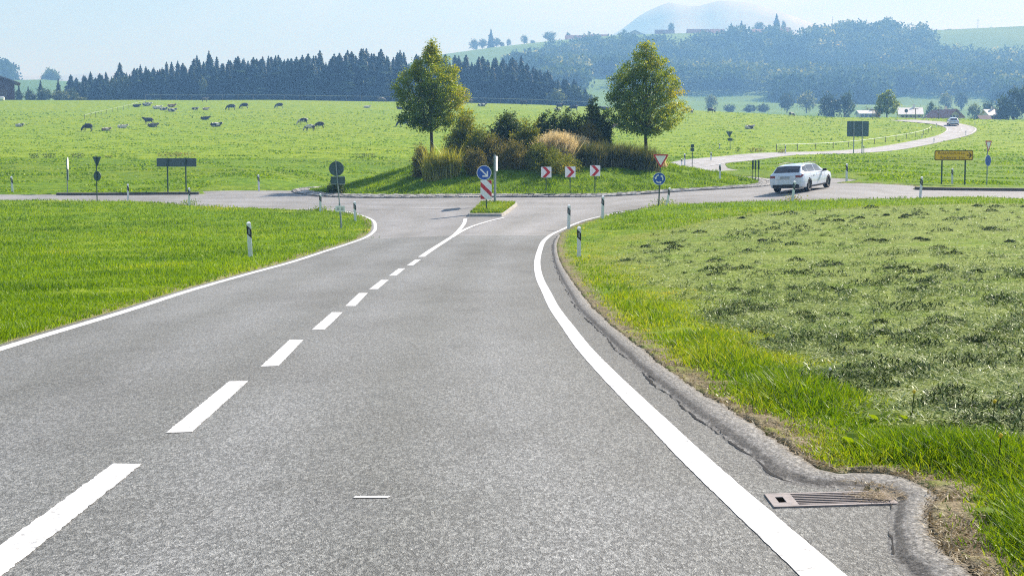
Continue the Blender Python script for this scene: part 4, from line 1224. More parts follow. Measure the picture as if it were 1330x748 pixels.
for row, (dr, n) in enumerate(((640, 100), (665, 95), (695, 80))):
    for k in range(n):
        px = 96 + (762 - 96) * (k + g.uniform(-.4, .9)) / n
        d = dr + g.uniform(-10, 10)
        yt = np.interp(px, top_px, top_py) + g.gauss(1.5, 4.5) + (4 if row == 0 else 0) + 3 * math.sin(px * .05) * math.sin(px * .017)
        if g.random() < .12: yt -= 5
        z0 = Gs((px - CX) / FPX * d, d)
        h = at_d(px, yt, d).z - z0
        if h < 5: continue
        place_tree(spr[g.randrange(6)], trk, ((px - CX) / FPX * d, d, z0), h, g.uniform(1.1, 1.85) * (1.0 if h > 14 else 1.25), 'spruce_tree', 'dark green spruce in the dense wood behind the cow pasture', 'tree', 'spruces of the wood behind the pasture', g.uniform(0, 6))
# broadleaf crowns: unit meshes
def broad_mesh(seed, n=1300, mat_='far_leaf', size=.075, wx=.42, flatb=.0):
    g_ = np.random.default_rng(seed)
    nc = 34
    cc = g_.normal(size=(nc, 3)); cc /= np.linalg.norm(cc, axis=1)[:, None]
    cc *= (g_.random((nc, 1)) ** .35)
    cc = cc * np.array([wx, wx, .40]) * .82 + np.array([0, 0, .56])
    L = (cc[g_.integers(0, nc, n)] + g_.normal(size=(n, 3)) * .065)
    L[:, 2] = np.clip(L[:, 2], .05, 1.02)
    me = leafcloud(L, size, 'crown', M[mat_])
    return me
brd = [broad_mesh(k) for k in range(5)]
slv = [broad_mesh(20 + k, mat_='silver_leaf', n=1100) for k in range(3)]
trkb = trunk_mesh(.5, .03)
def far_tree(px, ytop, d, wpx, label, kind='b', grp=None, name='broadleaf_tree', sink=1.6, cat='tree'):
    z0 = Gs((px - CX) / FPX * d, d) - sink
    h = at_d(px, ytop, d).z - z0
    wreal = wpx * d / FPX
    me = (brd if kind == 'b' else slv)[int(px * 7 + ytop) % (5 if kind == 'b' else 3)]
    sc_ = wreal / (h * .95) if kind != 'c' else 1
    return place_tree(me, trkb, ((px - CX) / FPX * d, d, z0), h, sc_, name, label, cat, grp, (px % 6))
# pale deciduous trees at the wood edge
for px, yt, d, wp, lb, kd in ((485, 93, 632, 26, 'pale round tree standing out in front of the spruce wood', 's'), (267, 96, 632, 14, 'light tree low in the left half of the spruce wood', 's'),
                              (500, 108, 630, 16, 'small pale tree in front of the spruces left of the slim tree', 's'),
                              (692, 116, 630, 26, 'pale bushy tree at the right foot of the spruce wood', 's'), (722, 112, 628, 30, 'grey green bushy tree near the end of the spruce wood', 's'),
                              (745, 106, 640, 30, 'green tree at the right end of the spruce wood', 'b'), (762, 120, 640, 26, 'last low tree closing the right end of the wood', 'b'),
                              (150, 96, 628, 26, 'round dark broadleaf tree at the left end of the spruce wood', 'b'), (166, 94, 630, 20, 'bluish broadleaf tree beside the round dark one', 'b'),
                              (108, 125, 560, 20, 'low pale bush at the meadow edge left of the wood', 's'),
                              (62, 112, 585, 26, 'leafy tree right of the red barn', 'b'), (82, 114, 585, 28, 'green bushy tree between the barn and the wood', 's'), (98, 113, 590, 22, 'olive bushy tree just left of the first spruces', 'b'),
                              (44, 116, 585, 20, 'low dark tree close to the red barn', 'b'), (28, 116, 585, 16, 'small dark tree directly behind the corner of the barn', 'b')):
    far_tree(px, yt, d, wp, lb, kd, 'broadleaf trees along the wood edge')
for px, yt in ((29, 110), (57, 104), (80, 102), (41, 112), (106, 110), (113, 106)):
    d = 600; z0 = Gs((px - CX) / FPX * d, d)
    place_tree(spr[px % 6], trk, ((px - CX) / FPX * d, d, z0), at_d(px, yt, d).z - z0, 1.0, 'spruce_tree', 'single dark spruce among the low trees near the barn', 'tree', 'spruces near the barn', px)

# ------------------------------------------------------------------ wooded hillsides (uncountable: one object each)
def hill_wood(name, label, N_, pxr, dr, accept, hr, seed, conif=.2):
    g_ = np.random.default_rng(seed)
    px = g_.uniform(*pxr, N_ * 3); d = g_.uniform(*dr, N_ * 3)
    X = (px - CX) / FPX * d
    z = G(X, d); py = HORIZON - (z - CAMZ) / d * FPX
    h = g_.uniform(*hr, N_ * 3)
    k = accept(px, py, d, py - h * FPX / d)
    px, d, X, z, py, h = px[k][:N_], d[k][:N_], X[k][:N_], z[k][:N_], py[k][:N_], h[k][:N_]
    n = len(px)
    isc = (vnoise(X, d, .012, 44) + g_.normal(size=n) * .3) > (1.4 - conif * 4)
    silver = g_.random(n) < .28
    V, rn, mi = [], [], []
    per = 64
    # broadleaf lumps of quads, spruces as drooping quads
    u = g_.normal(size=(n, per, 3)); u /= np.linalg.norm(u, axis=2)[..., None]
    u *= g_.random((n, per, 1)) ** .3
    wob = 1 + .25 * np.sin(u[..., 0:1] * 5 + d[:, None, None]) 
    cb = u * wob * np.array([.40, .40, .42]) + np.array([0, 0, .56])
    t = g_.random((n, per)) ** 1.4; an = g_.uniform(0, 6.28, (n, per)); rr_ = (.21 * (1 - t) + .015) * g_.uniform(.7, 1.1, (n, per))
    cc = np.stack([np.cos(an) * rr_, np.sin(an) * rr_, .1 + t * .92], -1)
    C = np.where(isc[:, None, None], cc, cb)
    C = C * h[:, None, None] + np.stack([X, d, z], -1)[:, None, :]
    C = C.reshape(-1, 3)
    size = np.where(np.repeat(isc, per), .115, .155) * np.repeat(h, per)
    tone = np.where(silver[:, None], .55 + .2 * g_.random((n, per)) + .25 * g_.random((n, 1)), g_.random((n, per)) * .35 + g_.random((n, 1)) * .5)
    tone = np.where(isc[:, None], tone * .35, tone)
    me = leafcloud(C, size, name, M['hill_leaf'], rnd=tone.ravel(), aspect=.8)
    o = link(name, me); tag(o, label, 'forest', kind='stuff')
M['hill_leaf'] = leafmat('hillside_foliage', [(0.0, (0.008, 0.024, 0.010)), (0.4, (0.035, 0.078, 0.020)), (0.72, (0.10, 0.15, 0.035)), (0.85, (0.30, 0.34, 0.14)), (1.0, (0.55, 0.54, 0.30))], trans=.35, gloss=.0, scale=0.012)
def acc(px, py, d, ty):
    k = py < 140
    k &= ~((px > 758) & (px < 806) & (py > 104))
    k &= ~((px > 800) & (px < 1000) & (py > 124))
    k &= ~((px > 1150) & (px < 1290) & (py > 126))
    sky_y = np.interp(px, [600, 640, 657, 682, 700, 740, 780, 830, 870, 900, 930, 960, 1000, 1030, 1060, 1100, 1150, 1190, 1214, 1222, 1280, 1330, 1480],
                      [140, 100, 74, 64, 58, 49, 45, 45, 47, 45, 38, 36, 35, 40, 34, 27, 29, 34, 40, 56, 63, 56, 56])
    k &= ty > sky_y + 3 * np.sin(px * .13) + 2 * np.sin(px * .41)
    k &= d < 2000
    return k
hill_wood('forest', 'hazy mixed wood covering the hillside beyond the village', 5600, (640, 1480), (1180, 2040), acc, (13, 23), 5, .22)
hill_wood('forest', 'dark spruce wood on the far left hill behind the barn', 500, (-200, 50), (1480, 1640), lambda px, py, d, ty: (ty > np.interp(px, [-200, 0, 30, 48], [70, 74, 84, 98])), (20, 30), 6, .6)
hill_wood('forest', 'bluish broadleaf copse right of the far left wood', 60, (54, 84), (1480, 1530), lambda px, py, d, ty: ty > np.interp(px, [54, 66, 70, 76, 84], [99, 94, 88, 92, 101]), (6, 15), 7, -.5)

# single trees of the valley floor and hilltop
for px, yt, d, wp, lb, kd in ((922, 121, 900, 22, 'pale single tree on the valley field right of the fuller island tree', 's'), (946, 134, 880, 20, 'low hedge tree in the valley left of the grazing pied cow', 'b'),
                              (972, 135, 880, 22, 'dark low tree in the valley left of the big double tree', 'b'), (990, 133, 900, 20, 'low valley tree beside the pale track', 'b'),
                              (1020, 118, 880, 24, 'bushy valley tree left of the big double tree', 'b'), (1045, 116, 880, 30, 'tall valley tree next to the big double tree', 's'),
                              (1072, 118, 620, 30, 'left crown of the big double tree behind the pasture', 'b'), (1094, 117, 620, 34, 'right crown of the big double tree behind the pasture', 'b'),
                              (1125, 138, 700, 24, 'low shrubby tree behind the small roadside tree', 's'), (1207, 130, 600, 18, 'tree between the pale roofed farmhouse and the gabled house', 'b'),
                              (1190, 136, 560, 14, 'small tree at the corner of the pale roofed farmhouse', 's'), (1262, 132, 650, 22, 'tree right of the gabled house', 's'), (1280, 128, 650, 22, 'tree between the gabled house and the small white house', 'b'),
                              (1312, 110, 560, 46, 'large dark tree at the right edge beyond the field', 'b'), (1338, 104, 560, 44, 'tallest dark tree cut by the right edge', 'b'), (1300, 126, 555, 26, 'dark tree at the left foot of the large right trees', 'b'),
                              (1225, 118, 1000, 24, 'round hazy tree above the gabled house', 's'), (1245, 116, 1050, 22, 'hazy tree above and right of the gabled house', 'b'),
                              (990, 136, 1400, 16, 'small hazy tree on the valley slope', 'b')):
    far_tree(px, yt, d, wp, lb, kd, 'trees of the valley floor')
for px, yt, wp, lb, kd in ((616, 50, 16, 'leftmost hilltop tree of the pasture shoulder', 'b'), (627, 49, 14, 'dense hilltop tree second from the left', 'b'), (645, 48, 14, 'rounded hilltop tree beside the tall spruce', 'b'),
                           (652, 54, 8, 'tiny hilltop tree right of the spruce', 'b'), (661, 50, 8, 'small hilltop tree with thin stem', 'b'), (681, 45, 12, 'lone round hilltop tree left of the pair', 'b'), (692, 52, 9, 'low hilltop tree beside the lone round tree', 'b'),
                           (713, 40, 22, 'big round hilltop tree at the left end of the farm row', 'b'), (737, 41, 8, 'small tree behind the farm roofs', 'b'), (870, 28, 10, 'pointed tree between hilltop farm roofs', 'b'),
                           (983, 27, 16, 'broad hilltop tree left of the tall pointed fir', 'b'), (1014, 26, 8, 'small hilltop tree right of the tall pointed fir', 'b'), (1226, 38, 12, 'round tree at the left edge of the green dome', 'b'), (1329, 31, 10, 'tree on the crest at the right edge', 'b')):
    far_tree(px, yt, 1990, wp, lb, kd, 'trees on the hilltop skyline', sink=1)
for px, yt, lb in ((638, 38, 'tall pointed spruce in the hilltop tree row'), (1005, 18, 'tall pointed fir on the hilltop skyline'), (960, 27, 'short pointed fir left of the broad hilltop tree'), (947, 30, 'small pointed fir on the hilltop')):
    d = 1985; z0 = Gs((px - CX) / FPX * d, d)
    place_tree(spr[px % 6], trk, ((px - CX) / FPX * d, d, z0 - 2), at_d(px, yt, d).z - z0 + 2, 1.3, 'spruce_tree', lb, 'tree', 'conifers on the hilltop skyline', 0)
# small roadside tree behind the pasture
q = base(1149, 415)
z0 = q.z; hh = at_d(1149, 118, 415).z - z0
root = empty('tree', q); tag(root, 'small round tree with brownish crown beside the village road', 'tree')
C, L, tone = clumped(150, 26, lambda t: np.interp(t, [0, .1, .35, .7, 1], [.6, 2.2, 3.1, 2.3, .4]) * hh / 7.3, hh * .2, hh, .28, .5, 4)
link('crown', leafcloud(L, .42, 'crown', M['leaf'], rnd=np.clip(tone * .4 + .35 * rng.random(len(L)), 0, 1)), root)
mb = MB(); mb.tube([(0, 0, -.2), (0, 0, hh * .3), (.1, 0, hh * .7)], [.22, .18, .05], 8); limbs(mb, .2, hh, C, 12, 3, hh * .2); mb.build('trunk', M['bark'], root)
q = base(1137, 418); root = empty('shrub', q); tag(root, 'slim reddish bush just left of the small round tree', 'shrub')
L = rng.normal(size=(260, 3)) * np.array([.45, .4, .8]) + np.array([0, 0, 1.5]); link('foliage', leafcloud(L, .4, 'foliage', M['leaf_brown']), root)
mb = MB(); mb.tube([(0, 0, -.2), (0, 0, 1.4)], [.08, .04], 6); mb.build('stems', M['bark'], root)

# ------------------------------------------------------------------ buildings
def building(name, px, d, wpx, wall_px, roof_px, label, cat='house', yaw=0.0, depth=10, wallm='plaster', roofm='tile', rows=1, wins=4, gable_front=False, over=.8, grp=None, chimney=True, sink=0, basez=None):
    u = d / FPX; W_, hw, hr_ = wpx * u, wall_px * u, roof_px * u
    q = base(px, d); q.z = q.z - sink if basez is None else basez
    root = empty(name, q, yaw); tag(root, label, cat, grp)
    D_ = depth
    mb = MB()
    if gable_front:
        poly = [(-W_ / 2, -1), (W_ / 2, -1), (W_ / 2, hw), (0, hw + hr_ * .97), (-W_ / 2, hw)]
        mb.plate(poly, 0, D_)
    else:
        mb.box((0, D_ / 2, hw / 2 - .5), (W_, D_, hw + 1))
        vs = [(x, y, z) for x in (-W_ / 2, W_ / 2) for y, z in ((0, hw), (D_, hw), (D_ / 2, hw + hr_ * .97))]
        mb.add(vs, [(0, 1, 2), (3, 5, 4), (0, 2, 5, 3), (1, 4, 5, 2), (0, 3, 4, 1)])
    mb.build('wall', M[wallm], root)
    mb = MB(); th = .3
    if gable_front:
        for s_ in (-1, 1):
            e = W_ / 2 + over
            zz = hw - over * hr_ / (W_ / 2)
            poly = [(0, hw + hr_), (s_ * e, zz), (s_ * e, zz + th), (0, hw + hr_ + th)]
            mb.plate(poly, -over, D_ + over)
    else:
        for s_ in (-1, 1):
            y_e = D_ / 2 + s_ * (D_ / 2 + over); zz = hw - over * hr_ / (D_ / 2)
            a_ = [(-W_ / 2 - over, D_ / 2, hw + hr_), (W_ / 2 + over, D_ / 2, hw + hr_), (W_ / 2 + over, y_e, zz), (-W_ / 2 - over, y_e, zz)]
            vs = a_ + [(x, y, z + th) for x, y, z in a_]
            mb.add(vs, [(0, 1, 2, 3), (4, 7, 6, 5), (0, 4, 5, 1), (1, 5, 6, 2), (2, 6, 7, 3), (3, 7, 4, 0)])
    rf = mb.build('roof', M[roofm], root)
    if chimney:
        mb = MB(); mb.box((W_ * .18, D_ * .5, hw + hr_ + .5), (.7, .7, 1.8)); mb.build('chimney', M['plaster'], rf)
    for r_ in range(rows):
        for k in range(wins):
            x = -W_ / 2 + W_ * (k + .5) / wins; z = hw * (r_ + .55) / rows
            mb = MB(); mb.box((x, -.04, z), (min(1.2, W_ / wins * .5), .1, min(1.3, hw / rows * .5))); wn = mb.build('window', M['winglass'], root)
            mb = MB()
            ww, wh = min(1.2, W_ / wins * .5), min(1.3, hw / rows * .5)
            for s_ in (-1, 1):
                mb.box((x + s_ * ww / 2, -.08, z), (.1, .1, wh)); mb.box((x, -.09, z + s_ * wh / 2), (ww + .1, .1, .1))
            mb.build('frame', M['plaster'] if wallm != 'plaster' else M['timber'], wn)
    return root
# red barn on the left crest
bn = building('barn', -9, 545, 62, 25, 11, 'dark red wooden barn with tiled roof cut by the left edge', 'barn', yaw=R(19), depth=16, wallm='barnwall', roofm='barnroof', rows=1, wins=1, gable_front=True, over=2.0, chimney=False, basez=at_d(4, 131.5, 545).z)
mb = MB(); mb.box((4.4, -.05, 2.2), (3.2, .12, 4.0)); dr_ = mb.build('door', M['timber'], bn)
q = at_d(2, 131, 520); q.z = Gs(q.x, q.y)
mb = MB(); mb.tube([(-.9, 0, .65), (-.6, 0, .68), (.6, 0, .68), (.9, 0, .65)], [.58, .68, .68, .58], 18); b_ = mb.build('silage_bale', M['bale']); b_.location = q
tag(b_, 'white wrapped silage bale on the meadow in front of the red barn', 'bale')
building('farmhouse', 1180, 520, 26, 9, 8.5, 'white farmhouse with pale roof behind the pasture crest', yaw=R(-12), depth=14, roofm='paleroof', rows=2, wins=5, grp='houses of the valley hamlet', basez=at_d(1180, 158, 520).z)
building('house', 1236, 540, 15, 11, 6, 'gabled house with brown roof behind the far car', yaw=R(20), depth=12, wallm='plaster', roofm='tile', rows=2, wins=3, gable_front=True, over=1.5, grp='houses of the valley hamlet', basez=at_d(1236, 160, 540).z)
building('house', 1289, 560, 14, 7, 7, 'small white house with pale roof left of the large dark trees', yaw=R(8), depth=8, roofm='paleroof', rows=1, wins=3, grp='houses of the valley hamlet', basez=at_d(1289, 157, 560).z)
building('shed', 1277, 500, 10, 4, 5, 'low dark shed in front of the small white house', 'shed', depth=5, wallm='timber', roofm='timber', rows=1, wins=1, chimney=False, grp='houses of the valley hamlet', basez=at_d(1277, 160, 500).z)
building('house', 1128, 680, 26, 6, 4, 'long pale building half hidden behind the small round tree', depth=9, roofm='paleroof', rows=1, wins=5, grp='houses of the valley hamlet', basez=at_d(1128, 154, 680).z)
for px, wp, wl, rf, lb, gf, rm, yb in ((748, 26, 5, 5, 'leftmost long farm roof on the hilltop', False, 'tile', 56), (777, 22, 5, 5, 'second hilltop farmhouse beside the leftmost roof', False, 'tile', 55), (823, 36, 6, 9, 'large gabled hilltop barn with dark roof', True, 'timber', 55),
                                   (862, 22, 6, 7, 'hilltop house with reddish roof right of the gabled barn', False, 'tile', 52), (905, 26, 6, 6, 'white walled hilltop farmhouse with long roof', False, 'tile', 50),
                                   (930, 16, 5, 5, 'small hilltop house next to the white walled farmhouse', False, 'tile', 48), (983, 14, 4, 4, 'tiny house roof below the broad hilltop tree', False, 'tile', 46), (1010, 26, 5, 5, 'rightmost hilltop house with red roof beneath the tall fir', False, 'tile', 46)):
    building('farmhouse', px, 1940, wp, wl, rf, lb, depth=14, rows=1, wins=4, gable_front=gf, roofm=rm, over=1.5, grp='farm buildings on the hilltop', chimney=False, basez=at_d(px, yb, 1940).z)

# masts on the skyline
for px, yt, yb, d, lb in ((1270, 25, 40, 1985, 'thin tall mast on the green dome of the hill'), (1287, 35, 40, 1985, 'short mast right of the tall mast on the hill'), (1081, 22, 50, 1985, 'thin mast rising from the hilltop wood')):
    q = at_d(px, yb, d); mb = MB(); hh = at_d(px, yt, d).z - q.z
    mb.tube([(0, 0, -4), (0, 0, hh)], [.35, .2], 6); mb.box((0, 0, hh * .86), (2.2, .3, .3)); o = mb.build('mast', M['galv']); o.location = q
    tag(o, lb, 'mast')

# ------------------------------------------------------------------ delineator posts
def make_post():
    root = empty('delineator_post')
    def prism(z0, z1, k=1.0, slant0=0.0, slant1=0.0):
        # rounded triangular section, 12 cm wide, flat face towards the traffic
        sec = [(-.06, -.035), (-.045, -.05), (.045, -.05), (.06, -.035), (.02, .05), (-.02, .05)]
        n = len(sec)
        vs = [(x * k, y * k, z0 + slant0 * x) for x, y in sec] + [(x * k, y * k, z1 + slant1 * x + (y * .5 if z1 > .95 else 0)) for x, y in sec]
        m_ = MB(); m_.add(vs, [tuple(range(n))[::-1], tuple(range(n, 2 * n))] + [(i, (i + 1) % n, n + (i + 1) % n, n + i) for i in range(n)])
        return m_
    prism(-.15, 1.0).build('body', M['white'], root)
    prism(.62, .87, 1.04, -1.1, -1.1).build('band', M['black'], root)
    m_ = MB(); m_.box((0, -.0545, .745), (.045, .006, .15)); m_.build('reflector', M['reflector'], root)
    return root
proto = make_post()
posts = [  # px, top, base, lean, label, yaw
    (325.5, 289, 335.5, 2.2, 'white post with black band standing alone on the near left meadow', 0),
    (752, 295, 336, 0, 'nearest delineator on the right verge at the inside of the bend', 0),
    (738.5, 266.5, 298.5, -1, 'delineator on the edge line right behind the nearest right one', 0),
    (782.5, 255, 284.5, -1, 'delineator at the right entry, left of the yield sign', 0),
    (416, 252, 276, -1, 'delineator on the left corner, left of the lollipop sign', 0),
    (461.5, 262, 288, 1.5, 'delineator on the left corner, right of the lollipop sign', 0),
    (246, 244.5, 268, 0, 'delineator at the left arm in front of the long guide sign', 0),
    (166.5, 239.5, 260.6, 0, 'delineator between the triangular sign back and the guide sign', 0),
    (16.5, 229.5, 250.6, 3, 'leftmost delineator beyond the left arm', 0),
    (336.5, 227.5, 247.8, 2, 'delineator on the meadow edge behind the left arm', 0),
    (866, 244, 267, -9, 'leaning delineator just right of the roundabout sign', 0),
    (1029, 235.5, 262, -6, 'leaning delineator in front of the white estate car', 0),
    (1195, 230, 256.8, -4, 'pale delineator at the right arm, left of the yellow sign', 0),
    (1099.5, 213, 236.5, 0, 'delineator on the meadow right of the white estate car', 0),
    (1236.5, 219, 239.5, 0, 'delineator between the two posts of the yellow sign', 0),
    (935, 213.5, 233, 0, 'delineator on the grass left of the three edge-on panels', 0),
]
def near_ok(p): return p
for k, (px, yt, yb, lean, lb, yw) in enumerate(posts):
    o = proto if k == 0 else copy_tree(proto)
    q = hit(px, yb)
    h = (at_d(px, yt, q.y).z - q.z)
    s_ = h / 1.0
    o.location = q; o.scale = (min(max(s_, .8), 1.2) * 1.05,) * 2 + (s_,)
    o.rotation_euler = (0, R(-lean), R(yw) + math.atan2(-q.x, q.y) * .6)
    tag(o, lb, 'delineator', 'white delineator posts along the roads')
vposts = [(888.5, 207, 222.5, 136, 'far delineator at the mouth of the village road'), (884.5, 214, 222, 138, 'dark half hidden post beside the village road mouth'), (922.5, 201, 211.5, 152, 'far delineator on the near edge of the village road'),
          (933.5, 190, 196.5, 203, 'tiny delineator on the pasture left of the far yield sign'), (1018.5, 190, 201, 190, 'white delineator on the pasture edge left of the large board back'), (1120, 188, 198, 205, 'delineator at the foot of the large board back'),
          (1210.5, 184, 190.5, 243, 'tiny delineator on the lower edge of the village road bend'), (1251.5, 173, 179, 268, 'tiny delineator on the outer bend of the village road'), (1263, 162, 167, 300, 'uppermost delineator outside the far bend'),
          (1195, 175, 180.5, 262, 'tiny delineator on the inner side of the village road'), (1213, 163, 168.5, 295, 'delineator inside the top of the far bend'), (1200.5, 152, 158, 330, 'delineator where the village road vanishes over the crest')]
for px, yt, yb, d, lb in vposts:
    o = copy_tree(proto)
    q = base(px, d); u = d / FPX; h = (yb - yt) * u
    o.location = q; o.scale = (1.1, 1.1, h); o.rotation_euler = (0, 0, .1)
    tag(o, lb, 'delineator', 'white delineator posts along the roads')

# ------------------------------------------------------------------ signs (local: panel faces -Y)
def disc(cx, cz, r, n=40): return [(cx + r * math.cos(2 * math.pi * k / n), cz + r * math.sin(2 * math.pi * k / n)) for k in range(n)]
def rrect(cx, cz, w_, h_, r=.03, n=5):
    out = []
    for sx, sz, a0 in ((1, 1, 0), (-1, 1, 90), (-1, -1, 180), (1, -1, 270)):
        for k in range(n + 1):
            a_ = R(a0 + 90 * k / n)
            out.append((cx + sx * (w_ / 2 - r) + r * math.cos(a_), cz + sz * (h_ / 2 - r) + r * math.sin(a_)))
    return out
def tri_down(cx, ztop, side, r=.0):
    hgt = side * .866
    P_ = [Vector((cx - side / 2, ztop)), Vector((cx, ztop - hgt)), Vector((cx + side / 2, ztop))]
    out = []; rr_ = side * .07
    c = sum(P_, Vector((0, 0))) / 3
    for k in range(3):
        a_, b_, c_ = P_[k - 1], P_[k], P_[(k + 1) % 3]
        for t in (0, .5, 1):
            p1 = b_ + (a_ - b_).normalized() * rr_; p2 = b_ + (c_ - b_).normalized() * rr_
            mid = b_ * .5 + (p1 + p2) * .25
            out.append(tuple(p1 if t == 0 else (mid if t == .5 else p2)))
    return out
def shrink(poly, c, k): return [(c[0] + (x - c[0]) * k, c[1] + (z - c[1]) * k) for x, z in poly]
def chevron_poly(cx, cz, w_, h_, xo=0):
    t = w_ * .42
    return [(cx - w_ / 2 + xo, cz + h_ / 2), (cx - w_ / 2 + t + xo, cz + h_ / 2), (cx + w_ / 2, cz), (cx - w_ / 2 + t + xo, cz - h_ / 2), (cx - w_ / 2 + xo, cz - h_ / 2), (cx + w_ / 2 - t, cz)]
def pole(root, h, r=.03, x=0, y=.045, mat_='galv', lean=0.0, name='pole'):
    m_ = MB(); m_.tube([(x, y, -.3), (x + lean, y, h)], r, 12); return m_.build(name, M[mat_], root)
def panel(root, name, poly, mat_, y0=-.002, y1=.006, parent=None):
    m_ = MB(); m_.plate(poly, y0, y1); return m_.build(name, M[mat_], parent or root)
def clamps(root, zs, w_=.12):
    for z in zs:
        m_ = MB(); m_.box((0, .03, z), (w_, .05, .03)); m_.build('clamp', M['galv'], root)
def arrowpoly(p0, p1, wdt, head):
    p0, p1 = Vector(p0), Vector(p1); t = (p1 - p0).normalized(); n = Vector((-t.y, t.x))
    b_ = p1 - t * head * .75
    return [tuple(p) for p in (p0 + n * wdt / 2, b_ + n * wdt / 2, b_ + n * head * .62, p1, b_ - n * head * .62, b_ - n * wdt / 2, p0 - n * wdt / 2)]

# keep-right sign with striped board on the splitter
d0 = 76.5
q = hit(632, 277, H); q.z += .14; u = q.y / FPX
root = empty('traffic_sign', q, R(-4)); tag(root, 'round blue keep right arrow sign above a red and white striped board', 'traffic sign')
zc = (276 - 227.5) * u; r = 9.6 * u
pole(root, zc + r * .9, .03, mat_='green_post', lean=-3.0 * u * .5)
xo = -3.2 * u
dsc = panel(root, 'round_panel', disc(xo, zc, r), 'signwhite', -.006, .006)
panel(root, 'face', disc(xo, zc, r * .93), 'signblue', -.009, -.0065, dsc)
v45 = .62 * r
m_ = MB(); m_.plate(arrowpoly((xo - .50 * r, zc + .50 * r), (xo + .12 * r, zc - .12 * r), r * .20, r * .001), -.0125, -.0095)
tip = Vector((xo + .55 * r, zc - .55 * r)); w_ = r * .20
m_ = MB()
m_.plate([(xo - .50 * r - w_ * .35, zc + .5 * r - w_ * .35 + .0), (xo - .5 * r + w_ * .35, zc + .5 * r + w_ * .35), (tip.x - .12 * r + w_ * .3, tip.y + .12 * r + w_ * .3), (tip.x - .12 * r - w_ * .3, tip.y + .12 * r - w_ * .3)], -.0125, -.0095)
m_.plate([(tip.x, tip.y), (tip.x, tip.y + r * .78), (tip.x - w_ * .95, tip.y + r * .78 - 0), (tip.x - w_ * .95, tip.y + w_ * .95), (tip.x - r * .78, tip.y + w_ * .95), (tip.x - r * .78, tip.y)], -.0128, -.0098)
m_.build('arrow', M['signwhite'], dsc)
bw, bh = 14.6 * u, 24.5 * u; bz = (276.5 - 249.8) * u; bx = -0.6 * u
bd = panel(root, 'striped_board', rrect(bx, bz, bw, bh, .02), 'signwhite', -.006, .006)
def clip_band(poly, x0, x1, z0, z1):
    def cl(P_, f, inter):
        out = []
        for i_, p in enumerate(P_):
            q_ = P_[(i_ + 1) % len(P_)]
            if f(p): out.append(p)
            if f(p) != f(q_): out.append(inter(p, q_))
        return out
    def ix(v): return lambda p, q_: (v, p[1] + (q_[1] - p[1]) * (v - p[0]) / (q_[0] - p[0]))
    def iz(v): return lambda p, q_: (p[0] + (q_[0] - p[0]) * (v - p[1]) / (q_[1] - p[1]), v)
    for f, t_ in ((lambda p: p[0] >= x0, ix(x0)), (lambda p: p[0] <= x1, ix(x1)), (lambda p: p[1] >= z0, iz(z0)), (lambda p: p[1] <= z1, iz(z1))):
        if len(poly) < 3: return []
        poly = cl(poly, f, t_)
    return poly
m_ = MB()
sl = 1.08; bt = bw * .62
for f_ in (-.575, .075, .725):
    zl = bz + bh / 2 - f_ * bh
    P_ = [(bx - bw / 2, zl), (bx + bw / 2, zl - .575 * bh), (bx + bw / 2, zl - .825 * bh), (bx - bw / 2, zl - .25 * bh)]
    P_ = clip_band(P_, bx - bw / 2 + .005, bx + bw / 2 - .005, bz - bh / 2 + .005, bz + bh / 2 - .005)
    if len(P_) >= 3: m_.plate(P_, -.0095, -.0065)
m_.build('red_stripes', M['signred'], bd)
clamps(root, (zc, bz))

# edge-on direction sign with two posts on the splitter
q = hit(643, 266.5, H); q.z += .13; u = q.y / FPX
root = empty('direction_sign', q, R(87)); tag(root, 'direction sign seen edge-on with two tall posts behind the blue arrow sign', 'direction sign')
for x_, hpx in ((.25, 61), (-.35, 62)):
    m_ = MB(); m_.tube([(x_, 0, -.3), (x_, 0, hpx * u)], .048, 12); m_.build('pole', M['galv'], root)
for x0, z_, ln, hh in ((.55, 51, 1.5, 18), (.1, 50.5, 1.3, 19)):
    pn = panel(root, 'sign_panel', rrect(x0 - .1, z_ * u, ln, hh * u, .03), 'signwhite', -.1 + (.1 if x0 > .4 else 0), -.06 + (.1 if x0 > .4 else 0))

# three chevron boards
for k, (px, pxc, lb) in enumerate(((709.4, 709, 'left chevron board with red arrow on the island slope'), (740.6, 740.6, 'middle chevron board of the three on the island slope'), (772.8, 772.4, 'right chevron board, nearest to the yield sign'))):
    yb = (249.5, 249.3, 247.3)[k]; yc = (224, 223.6, 222.8)[k]
    if k == 0:
        q = hit(px, yb); u = q.y / FPX
        root = empty('chevron_sign', q, R(6))
        w_ = 13.6 * u; zc = (yb - yc) * u
        pole(root, zc + w_ * .4, .026, mat_='green_post')
        bd = panel(root, 'board', rrect(0, zc, w_, w_ * 1.02, .03), 'signwhite', -.006, .006)
        panel(root, 'chevron', chevron_poly(w_ * .02, zc, w_ * .80, w_ * .98), 'signred', -.0095, -.0065, bd)
        clamps(root, (zc,))
        chev0 = root
    else:
        root = copy_tree(chev0); q = hit(px, yb); root.location = q
    tag(root, lb, 'chevron sign', 'red and white chevron boards on the island')

